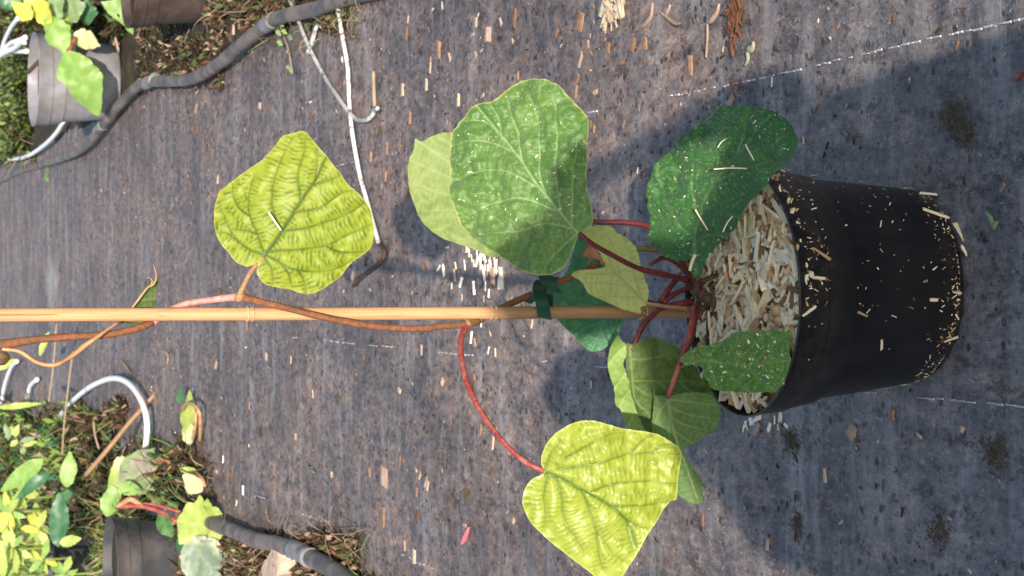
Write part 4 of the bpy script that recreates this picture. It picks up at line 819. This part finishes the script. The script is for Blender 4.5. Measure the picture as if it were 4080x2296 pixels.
# bark and rotten wood
def lump(name, px, py, sx, sy, sz, mat, lab, cat, z=.0, seed=1, n=14, ln=.03):
    rs = random.Random(seed); vs, fs = [], []; c = G(px, py); c.z = hfab(c.x, c.y) + z
    for i in range(n):
        v0, f0 = chip_geo(rs, ln * rs.uniform(.6, 1.4), ln * .28 * rs.uniform(.5, 1.3), ln * .15); Q = Matrix.Rotation(rs.gauss(math.pi / 2, .35 if ln > .008 else 2), 3, 'Z') @ Matrix.Rotation(rs.gauss(0, .3), 3, 'X'); b = len(vs)
        off = Vector((rs.gauss(0, sx / 2.2), rs.gauss(0, sy / 2.2), rs.uniform(0, sz))); vs += [c + off + Q @ v for v in v0]; fs += [tuple(q + b for q in f) for f in f0]
    o = link(name, mesh(name, vs, fs, mat, False)); return tag(o, lab, cat)
lump('bark_piece', 2458, 40, .030, .05, .016, m_simple('rotten_wood', (.50, .44, .33), (.30, .24, .16), 45, .85, .2, .8), 'pale splintered piece of rotten wood at the top edge', 'bark', seed=3, n=30, ln=.034)
lump('bark_piece', 2925, 70, .040, .022, .010, m_simple('rust_bark', (.16, .065, .03), (.07, .038, .024), 60, .85, .2, .8), 'long rust brown decayed piece of bark at the top edge', 'bark', seed=4, n=46, ln=.026)
lump('bark_piece', 470, 150, .05, .10, .03, M['gchip'][1], 'pinkish curl of bark on the rim of the brown pot', 'bark', seed=6, n=14, ln=.06)
for i, (px, py, s) in enumerate([(1860, 640, .030), (1520, 520, .022), (3795, 455, .055), (3850, 530, .045), (1860, 1965, .035), (3160, 1760, .045), (3740, 2115, .055), (2600, 740, .028), (3975, 1810, .05), (3180, 2090, .04), (2860, 560, .02), (1350, 1590, .03)]):
    s *= .5; lump('moss_clump', px, py, s, s * 1.3, .002, M['mossy'], 'dark clump of dead moss stuck to the path fabric', 'moss clump', seed=80 + i, n=int(150 + s * 3000), ln=.0056)['group'] = 'dead moss clumps on the path'
# winged seeds, petals and oddments
def mini(name, pts, w0, mat, lab, cat, z=.006, n=4):
    C = catmull([G(x, y, z) for x, y in pts], n); m = len(C); vs, fs = [], []
    for i, c in enumerate(C):
        d = (C[min(i + 1, m - 1)] - C[max(i - 1, 0)]).normalized(); e = d.cross(Z).normalized(); wd = w0 * (.15 + math.sin(math.pi * i / (m - 1)) ** .7); vs += [c - e * wd - Z * .001, c + Z * .0018, c + e * wd - Z * .001, c - Z * .003]
    for i in range(m - 1):
        for s in range(4): a = i * 4 + s; b = i * 4 + (s + 1) % 4; fs.append((a, b, b + 4, a + 4))
    return tag(link(name, mesh(name, vs, fs, mat)), lab, cat)
mini('winged_seed', [(2552, 112), (2575, 85), (2592, 60), (2600, 12)], .007, M['gchip'][1], 'pale pink winged seed near the pale rotten wood', 'seed')
mini('winged_seed', [(2820, 92), (2835, 75), (2855, 45), (2865, 15)], .007, M['gchip'][1], 'pale winged seed beside the rust brown bark', 'seed')
mini('seed_stalk', [(2818, 95), (2817, 150), (2813, 230)], .003, M['straw'], 'straight dry stalk below the winged seed', 'stalk')
mini('seed_stalk', [(2625, 45), (2660, 75), (2690, 95), (2715, 92)], .004, M['straw'], 'curved dry stalk between the two winged seeds', 'stalk')
mini('dead_worm_leaf', [(2968, 262), (2978, 235), (2975, 200), (2992, 195), (3000, 178), (2996, 166)], .007, m_simple('dry_green', (.34, .34, .22), (.26, .25, .15), 60, .7), 'curled pale green scrap of leaf right of the rust brown bark', 'leaf')
mini('pink_petal', [(1835, 2168), (1845, 2145), (1856, 2125), (1868, 2100)], .011, m_simple('pink_petal', (.62, .10, .14), (.72, .22, .22), 60, .5), 'crumpled pink red petal alone on the lower path', 'petal')
mini('red_twig', [(4026, 325), (4050, 308), (4078, 282), (4110, 270)], .003, M['petiole'], 'thin red twig at the right edge of the picture', 'twig')
mini('green_scrap', [(3925, 845), (3940, 870), (3955, 900), (3975, 880)], .006, M['B4'], 'small green scrap of leaf on the fabric right of the pot', 'leaf')
mini('green_scrap', [(1235, 1875), (1245, 1880), (1256, 1885)], .008, M['B4'], 'tiny grey green scrap on the lower path', 'leaf')
mini('leaf_scrap', [(650, 1395), (668, 1420), (665, 1455)], .010, M['dry'], 'small tan leaf scrap left of the drooping withered shoot', 'leaf')
mini('grass', [(475, 1425), (500, 1460), (520, 1490)], .008, M['straw'], 'forked dry blade above the arched tube', 'grass')

# ------------------------------------------------------------------ background plants
def oval(b, t, wpx, k=.42, n=9, lobes=0, seed=0, wav=.06):
    rs = random.Random(seed); dx, dy = t[0] - b[0], t[1] - b[1]; L = math.hypot(dx, dy); ux, uy = dx / L, dy / L; out = []
    def wd(u): return wpx / 2 * (math.sin(math.pi * u ** (math.log(.5) / math.log(k))) ** .75)
    for s in (1, -1):
        us = [i / n for i in range(1, n)]; us = us if s > 0 else us[::-1]
        if s < 0: out.append(t)
        for j, u in enumerate(us):
            q = wd(u) * (1 + rs.uniform(-wav, wav)) * (1 + (lobes * (.5 if j % 2 else -.35)))
            out.append((b[0] + ux * L * u - uy * q * s, b[1] + uy * L * u + ux * q * s))
    return [b] + out
def bleaf(parent, b, t, wpx, Y, nrm, mat, lab=None, res=13, **k):
    kw = dict(cup=.3, wave=.02, nlat=5, teeth=1.5, groove=.003, pucker=.0, vw=5, tper=60); oo = dict(lobes=k.pop('lobes', 0), k=k.pop('k', .42), seed=k.get('seed', 1), n=k.pop('n', 9), wav=k.pop('wav', .06)); kw.update(k)
    return leaf('leaf', parent, oval(b, t, wpx, **oo), b, t, Y, nrm, mat, res=res, label=lab, **kw)[0]
q1 = empty('leafy_plant', (.95, 9.0, .35)); tag(q1, 'bright green plant with big drooping leaves over the pale pot', 'plant')
Y1 = 8.72
for a in [((265, 205), (400, 460), 155, 'B1', 2, .42), ((190, 60), (262, 205), 105, 'B1', 3, .5), ((375, -60), (610, 150), 105, 'B1', 4, .55), ((225, 95), (290, 225), 92, 'B1', 14, .5), ((190, -30), (215, 60), 120, 'B1', 15, .5), ((60, -40), (160, 40), 90, 'B8', 16, .5), ((285, 140), (405, 182), 78, 'B3', 5, .35), ((90, -20), (210, 90), 95, 'B2', 6, .6), ((40, 10), (130, 75), 80, 'B2', 7, .6),
          ((150, -40), (250, 70), 110, 'B4', 8, .5), ((250, -50), (310, 90), 110, 'B4', 9, .6), ((265, 50), (240, 118), 70, 'B8', 10, .6), ((330, 0), (352, 100), 90, 'B5', 11, .5), ((10, -30), (60, 40), 80, 'B5', 12, .5), ((235, 30), (222, 120), 50, 'B5', 13, .5), ((150, 40), (205, 100), 60, 'B2', 17, .5)]:
    bleaf(q1, a[0], a[1], a[2], Y1 + a[4] * .012, (-.2, -.85, .5), M[a[3]], k=a[5], seed=a[4], cup=-.3, wav=.16, wave=.035, n=8)
tube('leaf_stalk', [V(300, 150, Y1 + .05), V(285, 180, Y1 + .03), V(275, 205, Y1 + .02)], .009, M['petiole'], q1, seg=7)
tube('plant_stem', [V(440, 0, Y1 + .3), V(380, 20, Y1 + .25), V(340, 60, Y1 + .2), (.95, 9.05, .40)], .010, M['twig'], q1, seg=7)
# leaf lying on the path at left
q2 = empty('young_seedling', G(250, 700)); tag(q2, 'round green leaf with brown margin lying on the path at far left', 'leaf')
bleaf(q2, (225, 625), (250, 790), 112, 11.35, (0, -.8, .6), M['L5'], seed=22); bleaf(q2, (205, 630), (290, 650), 60, 11.45, (0, -.8, .6), M['dry'], seed=23); bleaf(q2, (285, 745), (330, 815), 55, 11.2, (0, -.8, .6), M['B1'], seed=24)
# weeds at lower left
q3 = empty('broadleaf_weed', G(120, 2200)); tag(q3, 'bright lime green leafy weed filling the lower left corner', 'plant')
rs = random.Random(77)
for c, (cx_, cy_, n_, sz) in enumerate([(40, 2040, 9, 120), (150, 2110, 8, 100), (50, 2190, 9, 110), (170, 2230, 8, 90), (260, 2290, 7, 80), (20, 2300, 8, 110), (90, 1985, 6, 90)]):
    hub = V(cx_ + 20, cy_, 8.9)
    tube('plant_stem', [hub + Vector((0, .02, -.12)), hub], .006, M['grass'], q3, seg=6)
    for i in range(n_):
        a = 2 * math.pi * i / n_ + rs.uniform(-.3, .3); L = sz * rs.uniform(.7, 1.15); bx, by = cx_ + rs.uniform(-6, 6), cy_ + rs.uniform(-6, 6)
        bleaf(q3, (bx, by), (bx + L * math.cos(a) * .75 - 12, by + L * math.sin(a)), L * rs.uniform(.26, .38), 8.9 + rs.uniform(-.05, .05), (rs.uniform(-.6, .6), -.75, rs.uniform(.1, .8)), M[rs.choice(['B8', 'B1', 'B8', 'B1', 'B2'])], seed=i + c * 9, res=15, nlat=3, wave=.012, k=.5, bend=rs.uniform(-.5, .1))
q4 = empty('broadleaf_weed', G(420, 1980)); tag(q4, 'weed with long blue green leaves between tube and dusty black pot', 'plant')
for b, t, wpx, m, s in [((265, 1945), (280, 1800), 60, 'B1', 1), ((230, 2180), (240, 1960), 82, 'B5', 2), ((270, 1950), (262, 2000), 40, 'B5', 3), ((235, 2165), (325, 2145), 46, 'B8', 4), ((445, 2040), (470, 1820), 62, 'B8', 5), ((430, 2060), (450, 1930), 70, 'B1', 6), ((170, 1830), (0, 1960), 70, 'B1', 7), ((200, 1880), (60, 1990), 50, 'B5', 8)]:
    bleaf(q4, b, t, wpx, 8.4 - s * .02, (.1 * (-1) ** s, -.85, .5), M[m], seed=40 + s, nlat=3)
q5 = empty('dusty_leaf_plant', G(600, 1880)); tag(q5, 'broad dusty grey green leaf beside the end of the arched tube', 'plant')
bleaf(q5, (480, 1940), (690, 1800), 165, 8.0, (0, -.8, .6), M['B7'], seed=51, lobes=.08); bleaf(q5, (470, 1935), (560, 1960), 60, 7.95, (0, -.8, .6), M['B1'], seed=52); bleaf(q5, (450, 1860), (535, 1835), 60, 8.2, (0, -.8, .6), M['B3'], seed=53, lobes=.2)
q6 = empty('lobed_leaf_plant', G(740, 2080)); tag(q6, 'red stalked plant with a lobed lime leaf hanging over the dusty black pot', 'plant')
bleaf(q6, (700, 2075), (905, 2110), 215, 6.95, (.05, -.8, .6), M['B8'], 'ruffled lime green leaf with lobed edge', seed=55, lobes=.22, n=10, k=.5)
bleaf(q6, (745, 2150), (900, 2330), 190, 6.9, (-.1, -.8, .6), M['B6'], 'grey green leaf with cream blotches', seed=56, k=.45)
bleaf(q6, (630, 2040), (690, 2140), 72, 7.0, (0, -.8, .6), M['L5'], seed=57); bleaf(q6, (700, 2150), (760, 2200), 66, 7.02, (0, -.8, .6), M['B5'], seed=58); bleaf(q6, (880, 2150), (960, 2260), 80, 7.05, (0, -.8, .6), M['B5'], seed=59)
tube('leaf_stalk', [V(470, 2020, 7.1), V(560, 2018, 7.05), V(640, 2040, 7.0), V(705, 2080, 6.96)], .008, M['petiole'], q6, seg=7); tube('leaf_stalk', [V(480, 2012, 7.1), V(600, 2010, 7.05), V(720, 2040, 6.98)], .006, M['petiole'], q6, seg=7)
tube('leaf_stalk', [V(470, 2020, 7.1), V(520, 1990, 7.08), V(570, 2020, 7.05)], .010, M['dry'], q6, seg=7)
q7 = empty('withered_leaf', G(760, 1650)); tag(q7, 'withered yellow leaf with looping brown stalk lying on the path', 'leaf')
bleaf(q7, (750, 1770), (748, 1555), 62, 7.30, (0, -.6, .8), M['B8'], seed=61, wave=.03); bleaf(q7, (760, 1770), (765, 1690), 52, 7.25, (0, -.6, .8), M['B3'], seed=62); bleaf(q7, (715, 1610), (720, 1540), 30, 7.35, (0, -.6, .8), M['B5'], seed=65)
tube('leaf_stalk', [G(728, 1640, .05), G(735, 1615, .06), G(765, 1610, .06), G(792, 1640, .05), G(798, 1690, .04), G(796, 1760, .02)], .007, M['dry'], q7, seg=6); tube('leaf_stalk', [G(780, 1640, .04), G(778, 1700, .04), G(762, 1765, .03), G(725, 1790, .03), G(705, 1825, .04), G(750, 1865, .05), G(800, 1900, .05), G(818, 1940, .04)], .006, M['dry'], q7, seg=6)
bleaf(q7, (805, 1960), (730, 1890), 70, 7.0, (0, -.7, .7), M['B3'], 'pale cream withered leaf blade', seed=63); bleaf(q7, (790, 1890), (715, 1868), 34, 7.1, (0, -.7, .7), M['B8'], seed=64)
tag(tube('dead_stick', [V(340, 1895, 8.3), V(430, 1790, 8.2), V(520, 1680, 8.2), V(575, 1620, 8.2), V(620, 1568, 8.2)], .010, M['petiole_brown'], None, seg=7), 'straight brown dead stick leaning across the arched tube', 'stick')
for i, (pts, lab) in enumerate([([(225, 1290), (215, 1430), (200, 1560), (195, 1600)], 'thin pinkish grass stalk crossing behind the red stem'), ([(290, 1400), (270, 1560), (255, 1700), (248, 1810)], 'long thin straw running behind the arched tube'), ([(540, 1460), (530, 1560), (560, 1660), (556, 1810)], 'thin straw standing beside the arched tube end'), ([(372, 1680), (380, 1740), (395, 1790)], 'short pale blade in the dark weed patch')]):
    tag(tube('grass_stalk', [V(x, y, 9.6 - .3 * i) for x, y in pts], .0045, M['straw'], None, seg=5), lab, 'grass')
for i, (a, b, lab) in enumerate([((-10, 1625), (165, 1608), 'long green grass blade at the left edge below the white stub'), ((-10, 1475), (60, 1430), 'green grass blade at the left edge under the seed head'), ((158, 1420), (195, 1320), 'yellow green blade standing behind the red stem')]):
    o = bleaf(None, a, b, 26, 9.8, (0, -.8, .6), M['B8'], lab, seed=90 + i, nlat=1); o.name = 'grass'; tag(o, lab, 'grass')
# small creeping weed at the top
q8 = empty('creeping_weed', G(1160, 180)); tag(q8, 'small creeping weed with round leaves beside the twine', 'plant')
tube('plant_stem', gp([(1110, 60), (1125, 130), (1150, 200), (1165, 290)], .02), .003, M['straw'], q8, seg=5)
rs = random.Random(4)
for i, (x, y) in enumerate([(1115, 170), (1155, 150), (1135, 125), (1170, 175), (1180, 200), (1150, 210), (1165, 240), (1150, 270), (1165, 285), (1110, 130), (1190, 150), (1120, 95)]):
    bleaf(q8, (x - 8, y - 10), (x + 10, y + 12), 18, 5.9, (rs.uniform(-.4, .4), -.6, .7), M['B4' if i % 2 else 'B1'], seed=i, res=8, nlat=1, wave=.004)
# small-leaved sprig lower left
q9 = empty('sprig', G(80, 1740)); tag(q9, 'small leaved pale green sprig over the dark soil at the left edge', 'plant')
tube('plant_stem', [V(20, 1700, 9.5), V(60, 1740, 9.45), V(100, 1790, 9.4)], .004, M['straw'], q9, seg=5)
for i, (b, t) in enumerate([((35, 1735), (18, 1690)), ((60, 1740), (75, 1690)), ((45, 1730), (20, 1745)), ((70, 1755), (40, 1780)), ((80, 1760), (140, 1745)), ((90, 1775), (145, 1760)), ((95, 1785), (85, 1810)), ((60, 1735), (40, 1700))]):
    bleaf(q9, b, t, 24, 9.4, (0, -.8, .5), M['B8' if i % 2 else 'B4'], seed=i, res=9, nlat=1, wave=.004)

# ground cover nobody could count: moss, leaf litter, grass
def cover(name, n, box, size, hgt, mats, wts, seed, label, cat, long=1.5, thr=None):
    rs = random.Random(seed); vs, fs, mi = [], [], []; k = 0
    while k < n:
        px, py = rs.uniform(box[0], box[2]), rs.uniform(box[1], box[3]); k += 1
        ed = min((px - box[0]) / (box[2] - box[0]), (box[2] - px) / (box[2] - box[0]), (py - box[1]) / (box[3] - box[1]), (box[3] - py) / (box[3] - box[1]))
        p = G(px, py)
        if ed < .18 and 0 < px and 0 < py < 2296 and noise.noise(Vector((p.x * 9, p.y * 4, seed + 3))) > (ed - .07) * 5: continue
        if thr and noise.noise(Vector((p.x * 5, p.y * 2.5, seed))) < thr: continue
        p.z = rs.uniform(0, hgt) - .005; s = rs.uniform(*size); L = s * rs.uniform(1, 2) * long; a = rs.uniform(0, 6.3); el = rs.uniform(-.1, 1.1)
        d = Vector((math.cos(a) * math.cos(el), math.sin(a) * math.cos(el), math.sin(el))); e = d.cross(Z).normalized() * s / 2; nn = e.cross(d).normalized() * s * .18; b = len(vs)
        vs += [p, p + d * L * .5 - e + nn, p + d * L * .45 - nn, p + d * L * .5 + e + nn, p + d * L]; fs += [(b, b + 1, b + 2), (b, b + 2, b + 3), (b + 1, b + 4, b + 2), (b + 2, b + 4, b + 3)]; mi += [rs.choices(range(len(mats)), wts)[0]] * 4
    return tag(link(name, mesh(name, vs, fs, mats, True, mi)), label, cat, kind='stuff')
LIT = [M['gchip'][1], M['gchip'][2], M['clump'], m_simple('old_leaf', (.12, .06, .035), (.20, .11, .065), 60, .85, .2, .6), M['straw']]
cover('moss', 9000, (-60, 190, 150, 640), (.012, .03), .10, [M['moss'], M['green_s'], M['clump']], (6, 2, 3), 1, 'tangled moss and tiny weeds beside the pale pot', 'moss')
cover('moss', 5000, (-60, -60, 520, 150), (.012, .03), .05, [M['moss'], M['green_s'], M['clump']], (3, 1, 8), 2, 'dark moss under the drooping bright leaves', 'moss')
cover('leaf_litter', 5000, (450, -40, 1500, 130), (.006, .02), .015, LIT + [M['moss']], (.6, 3, 6, 1.5, .8, 3), 3, 'brown litter along the hose at the top edge', 'litter', thr=-.15)
cover('leaf_litter', 1500, (520, 120, 900, 360), (.006, .016), .012, LIT + [M['moss']], (1, 3, 5, 1, 1, 3), 8, 'brown litter gathered on the upper side of the hose', 'litter', thr=.0)
cover('weeds', 9000, (-60, 1590, 330, 2340), (.012, .035), .07, [M['green_s'], M['moss'], M['clump'], M['straw'], M['B5']], (4, 4, 5, 1.5, 2), 4, 'mixed low weeds and dead stalks on the lower left bed', 'weeds', long=1.8)
cover('weeds', 8000, (150, 1740, 860, 2340), (.010, .028), .05, [M['green_s'], M['moss'], M['clump'], M['straw'], M['B5'], M['dead_leaf']], (2, 3, 8, 1.5, 1.5, 2), 5, 'dark undergrowth round the dusty black pot', 'weeds', long=1.6)
cover('leaf_litter', 3000, (250, 1590, 520, 1800), (.010, .026), .025, LIT + [M['moss']], (.3, 3, 9, 2, .8, 3), 6, 'heap of dead brown leaves inside the arched tube', 'litter', thr=-.1)
cover('leaf_litter', 4000, (820, 2120, 1500, 2340), (.006, .018), .012, LIT + [M['moss']], (.9, 4, 6, 2, 1, 2), 7, 'brown litter round the pale stone and lower hose', 'litter')
cover('grass', 3500, (-60, 2120, 560, 2340), (.006, .012), .10, [M['grass'], M['B8'], M['straw']], (4, 4, 1), 9, 'fresh grass tips at the bottom left corner', 'grass', long=6)

def tangle(name, n, box, label, mats, wts, seed, rad=.0022, top=.16, L=(.08, .28)):
    rs = random.Random(seed); vs, fs, mi = [], [], []
    for k in range(n):
        p = G(rs.uniform(box[0], box[2]), rs.uniform(box[1], box[3])); l = rs.uniform(*L); a = rs.uniform(0, 6.3); el = rs.uniform(.0, 1.1); d = Vector((math.cos(a) * math.cos(el), math.sin(a) * math.cos(el), math.sin(el)))
        q1_ = p + d * l * .5 + Vector((rs.uniform(-.02, .02), 0, rs.uniform(0, .03))); q2_ = p + d * l + Vector((rs.uniform(-.03, .03), 0, -rs.uniform(0, .05)))
        v0, f0 = tube_geo([p, q1_, q2_], [rad * rs.uniform(.6, 1.4), rad * .8, rad * .3], seg=4, n=3); b = len(vs); vs += v0; fs += [tuple(i + b for i in f) for f in f0]; mi += [rs.choices(range(len(mats)), wts)[0]] * len(f0)
    return tag(link(name, mesh(name, vs, fs, mats, True, mi)), label, 'weeds', kind='stuff')
TM = [M['straw'], M['grass'], M['clump'], M['green_s'], M['B5'], M['root']]
tangle('dry_tangle', 620, (-60, 1640, 480, 2340), 'tangle of dead stalks and thin grass over the lower left bed', TM, (4, 4, 2, 3, 2, 2), 5)
tangle('dry_tangle', 300, (420, 1820, 860, 2100), 'dark tangled stems behind the dusty black pot', TM, (2, 1.5, 4, 1, 2, 4), 6, rad=.0026)
tangle('dry_tangle', 260, (-60, 180, 140, 660), 'thin tangled stems through the moss by the pale pot', TM, (4, 2, 3, 2, 1, 2), 7, L=(.05, .2))
tangle('dry_tangle', 200, (860, 2090, 1480, 2340), 'thin dead stems around the pale stone and hose', TM, (4, 1, 3, .4, .4, 3), 8, rad=.0014, L=(.03, .12))
tangle('dry_tangle', 170, (480, -40, 1460, 150), 'thin dead stems along the upper hose', TM, (4, 1.5, 3, 1, .4, 3), 9, rad=.0016, L=(.03, .14))

# ------------------------------------------------------------------ the photographer, whose shadow falls over the pot
def skin_person():
    e = empty('person', (-.07, -.42, 0)); tag(e, 'person holding up a phone, wide dark wrap added to broaden the shadow over the pot', 'person')
    ox, oy = -.09, -.42
    J = {'pel': (0, 0, .93, .135), 'spi': (0, .0, 1.12, .13), 'che': (0, .0, 1.30, .145), 'nk0': (0, .0, 1.45, .065), 'nk1': (0, .015, 1.52, .055), 'hd0': (0, .03, 1.60, .085), 'hd1': (0, .02, 1.69, .085),
         'sL': (-.17, .0, 1.40, .068), 'eL': (-.44, .14, 1.24, .060), 'wL': (-.02, .33, 1.44, .030), 'sR': (.17, .0, 1.40, .068), 'eR': (.29, .16, 1.24, .060), 'wR': (.20, .33, 1.44, .030),
         'hL': (-.10, .01, .88, .10), 'kL': (-.11, .03, .49, .065), 'aL': (-.12, -.01, .09, .042), 'fL': (-.13, .15, .035, .035), 'hR': (.10, .01, .88, .10), 'kR': (.11, .03, .49, .065), 'aR': (.12, -.01, .09, .042), 'fR': (.13, .15, .035, .035)}
    E = [('pel', 'spi'), ('spi', 'che'), ('che', 'nk0'), ('nk0', 'nk1'), ('nk1', 'hd0'), ('hd0', 'hd1'), ('che', 'sL'), ('sL', 'eL'), ('eL', 'wL'), ('che', 'sR'), ('sR', 'eR'), ('eR', 'wR'), ('pel', 'hL'), ('hL', 'kL'), ('kL', 'aL'), ('aL', 'fL'), ('pel', 'hR'), ('hR', 'kR'), ('kR', 'aR'), ('aR', 'fR')]
    names = list(J); me = bpy.data.meshes.new('body'); me.from_pydata([(J[n][0] + ox, J[n][1] + oy, J[n][2]) for n in names], [(names.index(a), names.index(b)) for a, b in E], [])
    me.materials.append(m_simple('dark_cloth', (.03, .035, .05), (.045, .05, .07), 40, .85, .2))
    o = link('body', me, e); o.modifiers.new('skin', 'SKIN'); sv = me.skin_vertices[0].data
    for i, n in enumerate(names): sv[i].radius = (J[n][3], J[n][3] * (.8 if n in ('pel', 'spi', 'che') else 1)); sv[i].use_root = (n == 'pel')
    s = o.modifiers.new('sub', 'SUBSURF'); s.levels = 2; s.render_levels = 2
    skin = m_simple('skin', (.50, .30, .22), (.44, .26, .19), 50, .55, .4, .1); hair = m_simple('hair', (.03, .02, .015), (.05, .03, .02), 90, .6)
    bm = bmesh.new(); bmesh.ops.create_icosphere(bm, subdivisions=4, radius=.105)
    for v in bm.verts:
        v.co.x *= .76; v.co.z *= 1.12
        if v.co.y > .05 and abs(v.co.x) < .014 and -.03 < v.co.z < .02: v.co.y += .018
        if v.co.y > .05 and v.co.z < -.05: v.co.y -= .01
    m2 = bpy.data.meshes.new('face'); bm.to_mesh(m2); bm.free(); m2.materials.append(skin); m2.polygons.foreach_set('use_smooth', [True] * len(m2.polygons)); h = link('face', m2, e); h.matrix_world = Matrix.Translation((ox, oy + .03, 1.645))
    bm = bmesh.new(); bmesh.ops.create_icosphere(bm, subdivisions=4, radius=.113)
    bmesh.ops.delete(bm, geom=[v for v in bm.verts if v.co.y > .045 and v.co.z < .05], context='VERTS')
    for v in bm.verts: v.co.x *= .80; v.co.z *= 1.1; v.co *= 1 + .06 * noise.noise(v.co * 60)
    m3 = bpy.data.meshes.new('hair'); bm.to_mesh(m3); bm.free(); m3.materials.append(hair); h = link('hair', m3, e); h.matrix_world = Matrix.Translation((ox, oy + .022, 1.655))
    cv, cf = [], []; prof = [(.085, 1.52), (.16, 1.49), (.25, 1.44), (.32, 1.36), (.375, 1.25), (.41, 1.10), (.44, .85), (.46, .65), (.46, .40), (.45, .39)]  # wide garment added to broaden the cast shade; its outline follows that shade
    for r, z in prof:
        for q in range(40):
            a = 2 * math.pi * q / 40; f = 1 + .05 * math.sin(7 * a + z) * max(0, 1.4 - z); cv.append((ox - .095 + r * f * math.cos(a), oy - .01 + (.10 + r * .33) * f * math.sin(a), z))
    for i in range(len(prof) - 1):
        for q in range(40): a = i * 40 + q; b = i * 40 + (q + 1) % 40; cf.append((a, b, b + 40, a + 40))
    link('shade_coat', mesh('shade_coat', cv, cf, me.materials[0]), e)
    for s, w_ in ((-1, 'wL'), (1, 'wR')):
        w = Vector((J[w_][0] + ox, J[w_][1] + oy, J[w_][2])); tgt = Vector((s * .078, -.028, 1.50)); 
        hv, hf = tube_geo([w, w.lerp(tgt, .5) + Vector((0, -.01, 0)), tgt + Vector((s * .012, -.014, -.012))], [.026, .034, .028], seg=10, n=4, flat=.7); b = len(hv)
        for k in range(4):
            a = tgt + Vector((s * .014, -.016, .018 - .018 * k)); L = (.045, .052, .048, .038)[k]
            fv, ff = tube_geo([a, a + Vector((s * .004, -.012, .002)), a + Vector((-s * L * .5, -.014, .002)), a + Vector((-s * L * .8, -.012, 0))], [.010, .009, .0085, .007], seg=8, n=3); b = len(hv); hv += fv; hf += [tuple(i + b for i in f) for f in ff]
        a = tgt + Vector((s * .010, -.01, -.03)); fv, ff = tube_geo([a, a + Vector((-s * .004, -.012, .02)), a + Vector((-s * .02, -.014, .035))], [.012, .011, .009], seg=8, n=3); b = len(hv); hv += fv; hf += [tuple(i + b for i in f) for f in ff]
        link('hand', mesh('hand', hv, hf, skin), e)
    bm = bmesh.new(); bmesh.ops.create_cube(bm, size=1); bmesh.ops.scale(bm, vec=(.155, .008, .075), verts=bm.verts); bmesh.ops.bevel(bm, geom=bm.edges[:], offset=.003, segments=2, affect='EDGES')
    m4 = bpy.data.meshes.new('phone'); bm.to_mesh(m4); bm.free(); m4.materials.append(m_simple('phone_glass', (.01, .01, .012), (.015, .015, .018), 20, .2)); ph = link('phone', m4); ph.location = (0, -.012, 1.497); ph.rotation_euler = (-PITCH, 0, 0); tag(ph, 'black phone held up in both hands of the person', 'phone')
skin_person()
